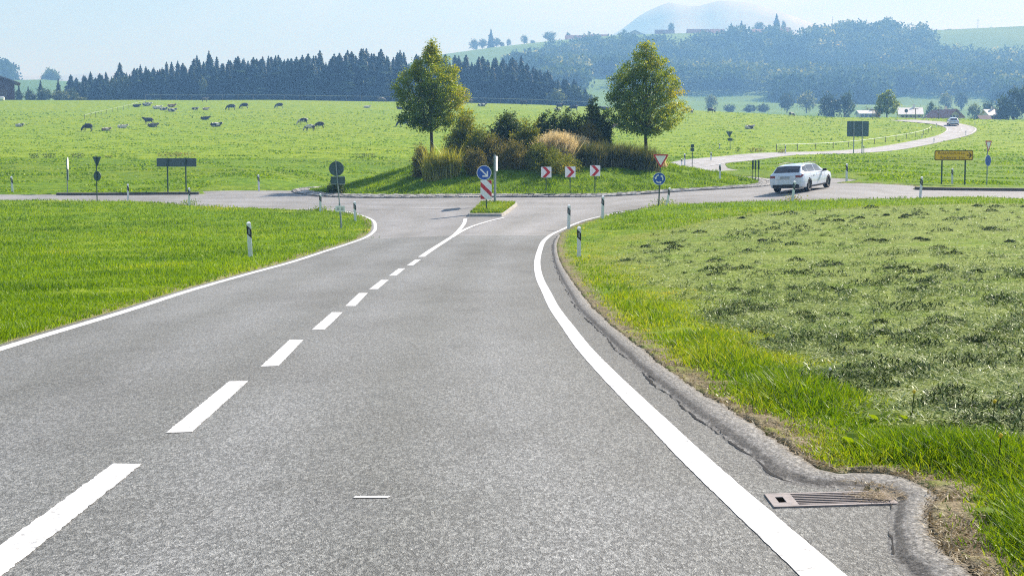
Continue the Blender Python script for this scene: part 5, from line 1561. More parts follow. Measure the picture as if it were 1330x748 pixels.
# yield sign over roundabout sign on the right verge
q = hit(855.3, 269); u = q.y / FPX
root = empty('traffic_sign', q, R(-3)); tag(root, 'red bordered yield triangle above a blue roundabout disc on the right verge', 'traffic sign')
zt = (269 - 201) * u; sd_ = 20.8 * u
pole(root, zt + .02, .034, lean=2.4 * u, mat_='green_post', x=0)
xo = 2.4 * u
tp = panel(root, 'yield_panel', tri_down(xo, zt, sd_), 'signwhite', -.006, .006)
tri = tri_down(xo, zt, sd_); cen = (xo, zt - sd_ * .866 / 3)
m_ = MB(); inn = shrink(tri, cen, .70); n = len(tri); o_ = shrink(tri, cen, .985)
vs = [(x, -.0095, z) for x, z in o_] + [(x, -.0095, z) for x, z in inn] + [(x, -.0065, z) for x, z in o_] + [(x, -.0065, z) for x, z in inn]
m_.add(vs, [(i, (i + 1) % n, n + (i + 1) % n, n + i) for i in range(n)] + [(2 * n + i, 2 * n + (i + 1) % n, 3 * n + (i + 1) % n, 3 * n + i) for i in range(n)] + [(i, (i + 1) % n, 2 * n + (i + 1) % n, 2 * n + i) for i in range(n)] + [(n + i, n + (i + 1) % n, 3 * n + (i + 1) % n, 3 * n + i) for i in range(n)])
m_.build('red_border', M['signred'], tp)
zc = (269 - 232.6) * u; r = 8.2 * u; xo2 = .6 * u
dp = panel(root, 'round_panel', disc(xo2, zc, r), 'signwhite', -.006, .006)
panel(root, 'face', disc(xo2, zc, r * .94), 'signblue', -.009, -.0065, dp)
m_ = MB()
for k in range(3):
    a0 = R(95 + 120 * k); a1 = a0 - R(78) * -1
    # arc arrow turning anticlockwise
    ri, ro = r * .50, r * .66
    arc = [(xo2 + ro * math.cos(a0 + (a1 - a0) * t / 6), zc + ro * math.sin(a0 + (a1 - a0) * t / 6)) for t in range(6)] 
    arc2 = [(xo2 + ri * math.cos(a0 + (a1 - a0) * t / 6), zc + ri * math.sin(a0 + (a1 - a0) * t / 6)) for t in range(6)]
    vs = [(x, -.0125, z) for x, z in arc + arc2]; m_.add(vs, [(i, i + 1, 7 + i, 6 + i) for i in range(5)])
    ae = a0 + (a1 - a0) * 5 / 6
    hd = [(xo2 + r * .82 * math.cos(ae), zc + r * .82 * math.sin(ae)), (xo2 + r * .34 * math.cos(ae), zc + r * .34 * math.sin(ae)), (xo2 + r * .60 * math.cos(ae + .52), zc + r * .60 * math.sin(ae + .52))]
    m_.plate(hd, -.0128, -.0098)
m_.build('arrows', M['signwhite'], dp)
clamps(root, (zc, zt - sd_ * .3))

# lollipop sign back with box on the left corner
q = hit(444.3, 298.3); u = q.y / FPX
root = empty('traffic_sign', q, R(180)); tag(root, 'dark round sign back over a rectangular one on a leaning pole at the left corner', 'traffic sign')
ln = 7.5 * u
mth_ = lambda ypx: ln * (298.3 - ypx) / 89.0
m_ = MB(); m_.tube([(0, .05, -.3), (ln * 34 / 89, .05, 34 * u)], .042, 12); m_.tube([(ln * 34 / 89, .05, 34 * u), (ln, .05, 90 * u)], .026, 12); m_.build('pole', M['galv'], root)
zc = (298.3 - 219.5) * u; r = 9.6 * u; x_ = mth_(219.5)
p_ = panel(root, 'round_panel', disc(x_, zc, r), 'signback', -.02, .012)
panel(root, 'face', disc(x_, zc, r * .96), 'signwhite', -.024, -.0205, p_)
zc2 = (298.3 - 234.5) * u; x2 = mth_(234.5)
p_ = panel(root, 'rectangular_panel', rrect(x2 - .5 * u, zc2, 18.5 * u, 10.5 * u, .02), 'signback', -.02, .012)
panel(root, 'face', rrect(x2 - .5 * u, zc2, 18 * u, 10 * u, .02), 'signwhite', -.024, -.0205, p_)
for zz in ((298.3 - 230) * u, (298.3 - 239.4) * u):
    m_ = MB(); m_.box((x2 - .5 * u, .03, zz), (18.5 * u, .03, .035)); m_.build('rail', M['galv'], root)
zz = (298.3 - 271.2) * u; x3 = mth_(271.2)
p_ = panel(root, 'small_plate', rrect(x3 - .3 * u, zz, 12.4 * u, 7.6 * u, .02), 'signwhite', .095, .10)
m_ = MB()
for x0 in (-4.4, .8):
    for zr, wv in ((1.6, 3.6), (0, 3.0), (-1.6, 3.6)):
        m_.box((x3 - .3 * u + (x0 + wv / 2) * u, .1015, zz + zr * u), (wv * u, .003, .55 * u))
m_.build('print', M['signback'], p_)

# triangular + round sign backs on the left arm
q = hit(127, 262.5); u = q.y / FPX
root = empty('traffic_sign', q, R(150)); tag(root, 'dark triangular sign back over a round one at the left arm', 'traffic sign')
zt = (262.5 - 204) * u; sdd = 15.5 * u
pole(root, zt + 1.2 * u, .03, y=.05, mat_='green_post')
p_ = panel(root, 'yield_panel', tri_down(0, zt, sdd), 'signback', -.01, .01); panel(root, 'face', shrink(tri_down(0, zt, sdd), (0, zt - sdd * .29), .96), 'signwhite', -.014, -.0105, p_)
p_ = panel(root, 'round_panel', disc(0, (262.5 - 229) * u, 6.4 * u), 'signback', -.01, .01); panel(root, 'face', disc(0, (262.5 - 229) * u, 6.2 * u), 'signblue', -.014, -.0105, p_)

# thin edge-on sign
q = base(89.5, 97.5); q.z += .1; u = q.y / FPX
root = empty('traffic_sign', q, R(101)); tag(root, 'thin sign seen edge-on with a white strip at the far kerb of the left arm', 'traffic sign')
m_ = MB(); m_.tube([(0, .04, -.3), (0.02, .04, 42 * u)], .035, 10); m_.build('pole', M['galv'], root)
panel(root, 'upper_panel', disc(.05, 36 * u, .42), 'signwhite', -.03, -.01); panel(root, 'lower_panel', rrect(.05, 22 * u, .5, 14 * u, .03), 'signback', -.03, -.01)

# long guide sign (back)
q = hit(231, 250.3); u = q.y / FPX
q = base(231, 97.5); u = q.y / FPX
root = empty('direction_sign', q, R(180)); tag(root, 'long low guide sign seen from behind on two posts, left arm', 'direction sign')
zb = lambda y_: (250.5 - y_) * u
p_ = panel(root, 'sign_panel', rrect(0.3 * u, zb(211.8), 51.5 * u, 10.8 * u, .04), 'signback', -.02, .01); panel(root, 'face', rrect(.3 * u, zb(211.8), 51 * u, 10.4 * u, .04), 'signyellow', -.024, -.0205, p_)
panel(root, 'edge_frame', rrect(.3 * u, zb(206.3), 51.5 * u, .5 * u, .01), 'galv', -.02, .03)
for xx in (11.8, -11.8):
    m_ = MB(); m_.tube([(xx * u, .06, -.3), (xx * u, .06, zb(205.5))], .045, 12); m_.build('post', M['green_post'], root)

# small sign beside the village road mouth
q = base(898.3, 124); u = q.y / FPX
root = empty('traffic_sign', q, R(170)); tag(root, 'small dark sign back with two square plates left of the village road', 'traffic sign')
top = at_d(898.3, 187.5, q.y).z - q.z
pole(root, top, .03, y=.04, mat_='green_post')
panel(root, 'upper_panel', rrect(0, top - 2.3 * u, 4.4 * u, 4.2 * u, .03), 'signback', -.01, .01); panel(root, 'lower_panel', rrect(0, top - 7 * u, 5 * u, 4.2 * u, .03), 'signback', -.01, .01)

# far yield sign (back)
q = base(947, 196); u = q.y / FPX
root = empty('traffic_sign', q, R(180)); tag(root, 'far triangular sign back above a small plate beside the village road', 'traffic sign')
top = at_d(945, 171, q.y).z - q.z
pole(root, top, .035, y=.04, mat_='green_post')
p_ = panel(root, 'yield_panel', tri_down(0.1, top, 9.0 * u), 'signback', -.01, .01); panel(root, 'face', shrink(tri_down(0.1, top, 9 * u), (0.1, top - 2.6 * u), .95), 'signwhite', -.014, -.0105, p_)
panel(root, 'small_plate', rrect(0, top - 10.4 * u, 6.4 * u, 3.6 * u, .03), 'signback', -.01, .01)

# three edge-on panels on the grass
q = hit(981, 236.5); u = q.y / FPX
root = empty('direction_sign', q, R(-9)); tag(root, 'three slim dark green panels on posts seen edge-on left of the white car', 'direction sign')
for xx in (-3.4, 0, 4.0):
    m_ = MB(); m_.tube([(xx * u, .03, -.2), (xx * u, .03, 28 * u)], .022, 8); m_.build('post', M['green_post'], root)
    m_ = MB(); m_.box((xx * u, 0, 22 * u), (2.4 * u, .9, 11.5 * u)); m_.build('sign_panel', M['green_post'], root, bevel=.02)

# large board back
q = base(1112, 201); u = q.y / FPX
root = empty('direction_sign', q, R(180)); tag(root, 'large square direction board seen from behind on two posts beside the village road', 'direction sign')
zt = at_d(1112, 157.5, q.y).z - q.z
p_ = panel(root, 'sign_panel', rrect(0, zt - 10 * u, 28 * u, 20 * u, .1), 'signback', -.03, .01); panel(root, 'face', rrect(0, zt - 10 * u, 27.6 * u, 19.6 * u, .1), 'signyellow', -.034, -.0305, p_)
for zz in (3.5, 10, 16.5):
    m_ = MB(); m_.box((0, .03, zt - zz * u), (27 * u, .04, .06)); m_.build('rail', M['signback'], root)
for xx in (5.3, -5.5):
    m_ = MB(); m_.tube([(xx * u, .1, -.3), (xx * u, .1, zt)], .07, 10); m_.build('post', M['galv'], root)

# yellow direction sign
q = hit(1238, 240.5); u = q.y / FPX
root = empty('direction_sign', q, R(-2)); tag(root, 'yellow direction sign with two town names and a right arrow', 'direction sign')
zc = (240.5 - 202.2) * u; W_, H_ = 49.5 * u, 12.8 * u
for xx in (-14.7, 15.2):
    m_ = MB(); m_.tube([(xx * u, .06, -.3), (xx * u, .06, zc + H_ * .56)], .045, 12); m_.build('post', M['green_post'], root)
p_ = panel(root, 'sign_panel', rrect(0, zc, W_, H_, .08), 'signdark', -.01, .02)
fc = panel(root, 'face', rrect(0, zc, W_ - .09, H_ - .09, .06), 'signyellow', -.014, -.0105, p_)
def text(txt, x, z, size, parent, mat_, align='LEFT', sx=1.0):
    cu = bpy.data.curves.new('lettering', 'FONT'); cu.body = txt; cu.size = size; cu.align_x = align; cu.extrude = .0015
    o = bpy.data.objects.new('lettering', cu); col.objects.link(o)
    bpy.context.view_layer.update()
    me = bpy.data.meshes.new_from_object(o.evaluated_get(bpy.context.evaluated_depsgraph_get()))
    bpy.data.objects.remove(o)
    me.transform(Matrix.Translation((x, -.0175, z)) @ Matrix.Rotation(math.pi / 2, 4, 'X') @ Matrix.Scale(sx, 4, (1, 0, 0)))
    me.materials.clear(); me.materials.append(M[mat_])
    return link('lettering', me, parent)
text('Rosenheim', -W_ * .41, zc + H_ * .08, H_ * .42, p_, 'signdark', sx=.98)
text('16 km', W_ * .08, zc + H_ * .08, H_ * .36, p_, 'signdark', sx=.9)
text('Riedering', -W_ * .35, zc - H_ * .36, H_ * .42, p_, 'signdark')
text('8 km', W_ * .13, zc - H_ * .36, H_ * .36, p_, 'signdark', sx=.9)
ax = W_ * .385
m_ = MB(); m_.box((ax, -.016, zc), (H_ * .42, .003, H_ * .10))
m_.plate([(ax - .02, zc + H_ * .27), (ax + H_ * .1, zc + H_ * .27), (ax + H_ * .33, zc), (ax + H_ * .1, zc - H_ * .27), (ax - .02, zc - H_ * .27), (ax + H_ * .19, zc)], -.0185, -.0178)
m_.build('arrow', M['signdark'], p_)

# right-hand yield and roundabout sign, turned away
q = hit(1282.5, 241); u = q.y / FPX
root = empty('traffic_sign', q, R(43)); tag(root, 'yield triangle over a narrow blue disc, both turned sideways, at the right arm', 'traffic sign')
zt = (241 - 183.3) * u; sdd = 17 * u
pole(root, zt, .032, mat_='galv')
tp = panel(root, 'yield_panel', tri_down(0, zt, sdd), 'signwhite', -.006, .006)
tri = tri_down(0, zt, sdd); cen = (0, zt - sdd * .289); m_ = MB(); n = len(tri); inn = shrink(tri, cen, .68); o_ = shrink(tri, cen, .985)
m_.add([(x, -.008, z) for x, z in o_] + [(x, -.008, z) for x, z in inn], [(i, (i + 1) % n, n + (i + 1) % n, n + i) for i in range(n)])
m_.build('red_border', M['signred'], tp)
dp = panel(root, 'round_panel', disc(0, (241 - 209) * u, 7.4 * u), 'signwhite', -.006, .006); panel(root, 'face', disc(0, (241 - 209) * u, 6.9 * u), 'signblue', -.009, -.0065, dp)

# little signs and gantries on the crest by the village
q = base(1174, 335); u = q.y / FPX
root = empty('traffic_sign', q, 0); tag(root, 'dark round sign back on a thin pole in front of the farmhouse', 'traffic sign')
zt = at_d(1174, 142, 335).z - q.z; pole(root, zt, .05, y=.05, mat_='green_post'); panel(root, 'round_panel', disc(0, zt - 2.2 * u, 2.3 * u), 'signback', -.02, .02)
for px, yt, lb in ((1131, 142, 'wooden pole with short crossbar left of the small round tree'), (1186, 141, 'wooden pole with crossbar in front of the farmhouse roof'), (1216, 139, 'thin pole left of the gabled house')):
    q = base(px, 345); zt = at_d(px, yt, 345).z - q.z
    m_ = MB(); m_.tube([(0, 0, -.2), (0, 0, zt)], .09, 8)
    if px != 1216: m_.box((0, 0, zt - .15), (1.3, .12, .14))
    o = m_.build('pole', M['wood']); o.location = q; tag(o, lb, 'pole')

# ------------------------------------------------------------------ fences
def fence(pts, label, hgt, name='pasture_fence', wires=(.95,), pr=.04, tapem='tape', tr_=.012, extra=None):
    c = pts[0]; root = empty(name, c); tag(root, label, 'fence')
    for p in pts:
        m_ = MB(); r_ = Vector(p) - Vector(c); m_.tube([r_ + Vector((0, 0, -.2)), r_ + Vector((0, 0, hgt))], pr, 6); m_.build('post', M['wood'], root)
    for wz in wires:
        m_ = MB(); m_.tube([Vector(p) - Vector(c) + Vector((0, 0, hgt * wz)) for p in pts], tr_, 5); m_.build('wire', M[tapem], root)
def line(px0, y0, d0_, px1, y1, d1_, n):
    out = []
    for k in range(n):
        t = k / (n - 1); px = px0 + (px1 - px0) * t; d = d0_ + (d1_ - d0_) * t
        out.append(base(px, d))
    return out
fence(line(113, 0, 352, 192, 0, 480, 12), 'light wire fence running up the left pasture to the wood', 1.1, tr_=.018, pr=.06)
fence(line(192, 0, 560, 770, 0, 560, 30), 'white electric tape fence along the top of the pasture before the wood', 2.0, wires=(.95,), tr_=.03, pr=.06)
fence([Vector((*p_, Gs(*p_))) for p_ in (NL + (NL - NC) * .9)[78:175:7]], 'low fence on the inner side of the village road bend', .9, tr_=.03, pr=.05)

# ------------------------------------------------------------------ drain grate
def drain():
    c = (hit(991, 643, H) + hit(1008, 662.4, H) + hit(1163, 655, H) + hit(1150, 641, H)) / 4
    A_, B_, C_, D_ = hit(991, 643, H), hit(1008, 662.6, H), hit(1165, 655.5, H), hit(1150, 641, H)
    ex = ((C_ - B_) + (D_ - A_)) * .5; ey = ((A_ - B_) + (D_ - C_)) * .5
    Lx_, Ly = ex.length, ey.length
    root = empty('drain_grate', c); tag(root, 'rusty slotted drain grate set in the asphalt beside the kerb lip', 'drain grate')
    Mx = Matrix((ex.normalized(), ey.normalized(), Vector((0, 0, 1)))).transposed()
    tilt = Mx
    def b_(m_, x0, x1, y0, y1, z0, z1):
        vs = []
        for z in (z0, z1):
            for y in (y0, y1):
                for x in (x0, x1):
                    p = ex * (x - .5) + ey * (y - .5); zz = Hs(c.x + p.x, c.y + p.y) - root.location.z + z
                    vs.append((p.x, p.y, zz))
        m_.add(vs, [(0, 2, 3, 1), (4, 5, 7, 6), (0, 1, 5, 4), (2, 6, 7, 3), (0, 4, 6, 2), (1, 3, 7, 5)])
    m_ = MB(); b_(m_, .01, .99, .01, .99, .0, .0065); m_.build('shade_sheet', M['slot_shade'], root)  # black sheet on top of the asphalt, painted as the shade between bars
    m_ = MB()
    b_(m_, 0, 1, 0, .10, -.0, .0111); b_(m_, 0, 1, .92, 1, -.0, .0111); b_(m_, 0, .045, .1, .92, -.0, .0112); b_(m_, .95, 1, .1, .92, -.0, .0112)
    b_(m_, .13, .21, .1, .92, -.0, .0108); b_(m_, .045, .13, .1, .3, -.0, .0109); b_(m_, .045, .13, .72, .92, -.0, .0109); b_(m_, .045, .065, .3, .72, -.0, .0108)
    m_.build('frame', M['iron'], root)
    for k in range(6):
        y0 = .15 + k * .132
        m_ = MB(); b_(m_, .21, .95, y0 + .008, y0 + .046, -.0, .0106); m_.build('bar', M['iron'], root)
    n = 420
    p = rng.normal(size=(n, 2)) * np.array([.12, .22]) + np.array([.90, .45]); p = np.clip(p, [.6, .02], [1.08, 1])
    pos = np.array([list(c + ex * (a_ - .5) + ey * (b2 - .5) + Vector((0, 0, .022))) for a_, b2 in p])
    o = blades(pos, rng.uniform(.01, .04, n), np.full(n, .004), rng.uniform(1.5, 3, n), M['dead'], 'leaf_litter')
    tag(o, 'pale dry grass litter caught on the right end of the drain', 'litter', kind='stuff')
drain()
# gravel and dry crumbs along the lip
S = screen_sample(40000, 700, 1400, 330, 790); ls_ = lip_sdf(S); rs = road_sdf(S)
k = (ls_ < -.01) & (ls_ > -.3) & (rs < 0) & (S[:, 1] < 32); S = S[k][:2600]
L = np.c_[S, G(S[:, 0], S[:, 1]) + .035]
o = link('gravel', leafcloud(L, .018, 'gravel', M['dead'], aspect=.9)); tag(o, 'loose grit and crumbs on the bare strip beside the kerb lip', 'gravel', kind='stuff')
# broad weeds and flowers in the right verge
def dock(px, py, label, seed, sc_=1.0, flower=None):
    q = hit(px, py); g_ = random.Random(seed); root = empty('weed_plant', q); tag(root, label, 'weed', 'broad leaved weeds in the right verge')
    V, F_ = [], []
    for k in range(11):
        an = g_.uniform(0, 6.28); ln_ = g_.uniform(.09, .16) * sc_; wv = ln_ * .22; el = g_.uniform(.3, 1.0)
        c_, s_ = math.cos(an), math.sin(an)
        pts = [(0, 0), (.4, .8), (.75, .9), (1, .1)]
        o = len(V)
        for t, ww in pts:
            r_ = ln_ * t * math.cos(el); z = ln_ * t * math.sin(el) - ln_ * t * t * .35 + .03
            V += [(c_ * r_ - s_ * wv * ww, s_ * r_ + c_ * wv * ww, z), (c_ * r_ + s_ * wv * ww, s_ * r_ - c_ * wv * ww, z)]
        F_ += [(o + 2 * j, o + 2 * j + 1, o + 2 * j + 3, o + 2 * j + 2) for j in range(3)]
    link('leaves', npmesh('leaves', V, F_, [M['grass']], rnd=[.45 + .2 * g_.random()] * len(V)), root)
    if flower:
        m_ = MB(); hh = .22 * sc_; m_.tube([(0, 0, 0), (.02, 0, hh * .5), (.03, .01, hh)], .003, 5); m_.build('stem', M['leaf_olive'], root)
        m_ = MB(); m_.tube([(.03, .01, hh), (.03, .01, hh + .012), (.03, .01, hh + .02)], [.005, .011, .004], 8); m_.build('flower', M[flower], root)
for k, (px, py, lb, sc_, fl) in enumerate([(1110, 590, 'broad leaved weed at the bare strip left above the drain', 1.0, None), (1262, 618, 'big leafy weed in the verge right of the drain', 1.3, None), (1290, 634, 'leafy weed with yellow flower right of the big leafy weed', 1.0, 'flower_yellow'),
                                         (1284, 572, 'single yellow hawkweed flower above the drain', .9, 'flower_yellow'), (1180, 556, 'yellow dandelion in the tall grass', .9, 'flower_yellow'), (1140, 555, 'weed rosette in the tall verge grass', 1.0, None),
                                         (1295, 662, 'low weed at the outer edge of the bare patch', .9, None), (1072, 520, 'white clover flower in the tall verge grass', .9, 'flower_white'), (1322, 690, 'leafy weed at the lower right edge', 1.3, None), (1240, 560, 'weed at the edge of the hay', .9, None),
                                         (880, 452, 'small weed rosette beside the tall grass', 1.0, None), (1225, 600, 'bright green weed among the tall grass', 1.2, None)]):
    dock(px, py, lb, k, sc_, fl)

# ------------------------------------------------------------------ cars
def carpaint():
    m, t, b = new_mat('white_car_paint')
    b.inputs['Base Color'].default_value = (.66, .72, .80, 1); b.inputs['Roughness'].default_value = .22; b.inputs['Coat Weight'].default_value = 1.0; b.inputs['Coat Roughness'].default_value = .04
    return m
M['carpaint'] = carpaint()
M['carglass'] = plain('tinted_car_glass', (.012, .018, .03), .06, var=.02, coat=.5)
M['tyre'] = plain('tyre_rubber', (.012, .012, .013), .8)
M['rim'] = plain('dark_alloy', (.05, .055, .065), .35, metal=.6)
M['taillight'] = plain('red_tail_light', (.22, .008, .015), .2, coat=.6)
M['plate_mat'] = plain('number_plate', (.35, .38, .42), .5)
M['trim'] = plain('black_trim', (.015, .015, .018), .5)
M['headlight'] = plain('clear_headlight', (.6, .63, .66), .15, coat=.5)
def make_car():
    root = empty('estate_car')
    xs = [-2.35, -2.33, -2.29, -2.2, -2.0, -1.75, -1.2, -.3, .3, .8, 1.2, 1.6, 2.0, 2.25, 2.35]
    top = [.74, .88, .97, 1.03, 1.20, 1.37, 1.43, 1.44, 1.40, 1.19, 1.0, .95, .87, .74, .58]
    belt = [.70, .82, .90, .945, .965, .97, .965, .94, .93, .925, .91, .87, .79, .66, .53]
    bot = [.40, .33, .28, .25, .22, .2, .19, .18, .18, .18, .19, .2, .21, .24, .30]
    hw = [.72, .79, .84, .87, .90, .91, .913, .915, .915, .915, .91, .90, .86, .76, .62]
    wr = [.60, .64, .67, .69, .66, .62, .62, .63, .63, .66, .70, .72, .70, .64, .52]
    def S(x, v):
        f = lambda a_: float(np.interp(x, xs, a_))
        T, B, b0, W_, w2 = f(top), f(belt), f(bot), f(hw), f(wr)
        B = min(B, T - .015)
        pts = [(0, b0), (W_ * .78, b0), (W_ * .95, b0 + .05), (W_, b0 + (B - b0) * .4), (W_ * .995, b0 + (B - b0) * .75), (W_ * .955, B), (w2 + (W_ * .93 - w2) * .55, B + (T - B) * .38), (w2 * 1.03, B + (T - B) * .86), (w2 * .82, T - .018 * min(1, (T - B) * 4)), (0, T)]
        v = min(max(v, 0), 9); i_ = min(int(v), 8); u_ = v - i_
        p0, p1, p2, p3 = pts[max(i_ - 1, 0)], pts[i_], pts[i_ + 1], pts[min(i_ + 2, 9)]
        def cr(k):
            m1 = (p2[k] - p0[k]) / 2; m2 = (p3[k] - p1[k]) / 2
            lin = p1[k] + (p2[k] - p1[k]) * u_
            c = (2 * u_**3 - 3 * u_**2 + 1) * p1[k] + (u_**3 - 2 * u_**2 + u_) * m1 + (-2 * u_**3 + 3 * u_**2) * p2[k] + (u_**3 - u_**2) * m2
            return .5 * lin + .5 * c
        return Vector((x, cr(0), cr(1)))
    def nrm(x, v, sgn):
        e = .02; a_ = S(min(x + e, 2.35), v) - S(max(x - e, -2.35), v); b_ = S(x, min(v + .05, 9)) - S(x, max(v - .05, 0))
        n = b_.cross(a_)
        n = Vector((n.x, n.y * sgn, n.z))
        if n.length < 1e-6: return Vector((0, 0, 1))
        n.normalize()
        c = Vector((0, 0, .7)); p = S(x, v); p = Vector((p.x, p.y * sgn, p.z))
        if n.dot(p - Vector((p.x * .9, 0, .7))) < 0: n = -n
        return n
    nx = 130; X_ = [-2.35 + 4.7 * (.5 - .5 * math.cos(math.pi * k / nx)) * .35 + 4.7 * k / nx * .65 for k in range(nx + 1)]
    vv = np.linspace(0, 9, 37); nv = len(vv)
    V = []
    for x in X_:
        half = [S(x, v) for v in vv]
        V += [(p.x, p.y, p.z) for p in half] + [(p.x, -p.y, p.z) for p in half[-2:0:-1]]
    nr = 2 * nv - 2
    F_ = []
    wx = (-1.40, 1.41)
    for i_ in range(nx):
        for k in range(nr):
            f = (i_ * nr + k, i_ * nr + (k + 1) % nr, (i_ + 1) * nr + (k + 1) % nr, (i_ + 1) * nr + k)
            c = [sum(V[j][a_] for j in f) / 4 for a_ in range(3)]
            if abs(c[1]) > .5 and c[2] < .8 and any((c[0] - w0) ** 2 + (c[2] - .33) ** 2 < .365 ** 2 for w0 in wx): continue
            F_.append(f)
    mb = MB(); mb.add(V, F_, 0, True)
    mb.add([V[j] for j in range(nr)], [tuple(range(nr))], 0, True); mb.add([V[nx * nr + j] for j in range(nr)], [tuple(range(nr))[::-1]], 0, True)
    body = mb.build('body', M['carpaint'], root)
    def patch(name, x0, x1, v0, v1, mat_, sides=(1, -1), off=.006, parent=body, nxp=14, nvp=10, fx0=None, fx1=None, both=False):
        """a skin patch over the body; fx0/fx1 let its ends lean (x at lower and upper edge)"""
        outs = []
        rngs = sides
        if both:
            m_ = MB(); vs = []
            for i_ in range(nxp + 1):
                x = x0 + (x1 - x0) * i_ / nxp
                row = []
                for k in range(nvp + 1):
                    v = v0 + (9 - v0) * k / nvp; p = S(x, v); row.append((p + nrm(x, v, 1) * off))
                full = [Vector((p.x, p.y, p.z)) for p in row] + [Vector((p.x, -p.y, p.z)) for p in row[-2::-1]]
                vs += full
            w_ = 2 * nvp + 1
            m_.add(vs, [(i_ * w_ + k, i_ * w_ + k + 1, (i_ + 1) * w_ + k + 1, (i_ + 1) * w_ + k) for i_ in range(nxp) for k in range(w_ - 1)], 0, True)
            return m_.build(name, M[mat_], parent)
        for sg in rngs:
            m_ = MB(); vs = []
            for i_ in range(nxp + 1):
                for k in range(nvp + 1):
                    t = k / nvp; v = v0 + (v1 - v0) * t
                    a0 = x0 + ((fx0 if fx0 is not None else x0) - x0) * t; a1 = x1 + ((fx1 if fx1 is not None else x1) - x1) * t
                    x = a0 + (a1 - a0) * i_ / nxp
                    p = S(x, v); n = nrm(x, v, 1); p = p + n * off
                    vs.append((p.x, p.y * sg, p.z))
            m_.add(vs, [(i_ * (nvp + 1) + k, i_ * (nvp + 1) + k + 1, (i_ + 1) * (nvp + 1) + k + 1, (i_ + 1) * (nvp + 1) + k) for i_ in range(nxp) for k in range(nvp)], 0, True)
            m_.build(name, M[mat_], parent)
    patch('rear_window', -2.20, -1.78, 7.45, 9, 'carglass', both=True, off=.008, parent=root)
    patch('windscreen', .42, 1.10, 7.75, 9, 'carglass', both=True, off=.008, parent=root)
    patch('side_window', -2.0, -1.38, 5.35, 7.0, 'carglass', fx0=-1.75, fx1=-1.34, parent=root)
    patch('side_window', -1.32, -.36, 5.35, 7.05, 'carglass', fx0=-1.28, fx1=-.34, parent=root)
    patch('side_window', -.28, .84, 5.35, 7.05, 'carglass', fx0=-.26, fx1=.38, parent=root)
    patch('tail_light', -2.325, -2.14, 4.35, 5.0, 'taillight', off=.012, parent=root, fx1=-2.12)
    for sg in (1, -1):
        m_ = MB(); m_.box((-2.335, sg * .60, .83), (.06, .34, .12)); m_.build('tail_light', M['taillight'], root, bevel=.02)
    patch('headlight', 1.98, 2.27, 4.0, 5.0, 'headlight', off=.01, parent=root)
    m_ = MB(); m_.box((-2.352, 0, .36), (.05, 1.36, .15)); m_.build('bumper_trim', M['trim'], root, bevel=.02)
    m_ = MB(); m_.box((-2.352, 0, .79), (.05, 1.1, .2)); m_.build('tailgate_panel', M['carpaint'], root, bevel=.02)
    m_ = MB(); m_.box((-2.385, 0, .795), (.012, .52, .11)); m_.build('number_plate', M['plate_mat'], root)
    m_ = MB(); m_.box((2.345, 0, .48), (.05, .9, .3)); m_.build('grille', M['trim'], root, bevel=.02)
    patch('side_sill', -1.0, 1.0, 1.9, 2.3, 'trim', parent=root, off=.006)
    for sg in (1, -1):
        m_ = MB(); m_.tube([(-1.6, sg * .62, 1.42), (-1.4, sg * .61, 1.47), (-.2, sg * .61, 1.48), (.35, sg * .61, 1.44), (.5, sg * .62, 1.38)], .014, 8); m_.build('roof_rail', M['trim'], root)
        m_ = MB(); m_.box((.62, sg * 1.0, 1.0), (.14, .2, .13)); m_.box((.64, sg * .9, .95), (.08, .12, .05)); m_.build('mirror', M['trim'], root, bevel=.02)
        for x in (-.42, .55):
            m_ = MB(); m_.box((x - .28, sg * .925, .83), (.2, .03, .03)); m_.build('door_handle', M['carpaint'], root, bevel=.008)
        for x0 in (-.32, .86, -1.15):
            patch('door_seam', x0 - .006, x0 + .006, 2.4, 5.3, 'trim', sides=(sg,), off=.003, parent=body, nxp=1, nvp=12)
        for w0 in wx:
            m_ = MB(); n = 36
            prof = [(.29, -.11), (.325, -.1), (.335, -.05), (.335, .05), (.325, .1), (.29, .11), (.2, .105), (.2, -.105)]
            vs = [(w0 + r_ * math.cos(2 * math.pi * j / n), sg * .795 + y_, .335 + r_ * math.sin(2 * math.pi * j / n)) for j in range(n) for r_, y_ in prof]
            m_.add(vs, [(j * 8 + k, j * 8 + (k + 1) % 8, ((j + 1) % n) * 8 + (k + 1) % 8, ((j + 1) % n) * 8 + k) for j in range(n) for k in range(8)], 0, True)
            wl = m_.build('wheel', M['tyre'], root)
            m_ = MB(); m_.tube([(w0, sg * (.795 - .06), .335), (w0, sg * (.795 + .06), .335)], .2, 24)
            for j in range(10):
                a_ = 2 * math.pi * j / 10; Mx = Matrix.Rotation(-a_, 3, 'Y')
                c = Mx @ Vector((.14, 0, 0)); m_.box((w0 + c.x, sg * (.795 + .085), .335 + c.z), (.25, .02, .03), M=Mx)
            m_.build('rim', M['rim'], wl)
            m_ = MB(); vs = [(w0 + r_ * math.cos(R(180) * j / 20), sg * y_, .33 + r_ * math.sin(R(180) * j / 20)) for j in range(21) for r_, y_ in ((.375, .60), (.375, .90))]
            m_.add(vs, [(2 * j, 2 * j + 1, 2 * j + 3, 2 * j + 2) for j in range(20)], 0, True)
            m_.box((w0, sg * .58, .45), (.72, .02, .5)); m_.build('wheel_arch', M['trim'], root)
    return root
car = make_car()
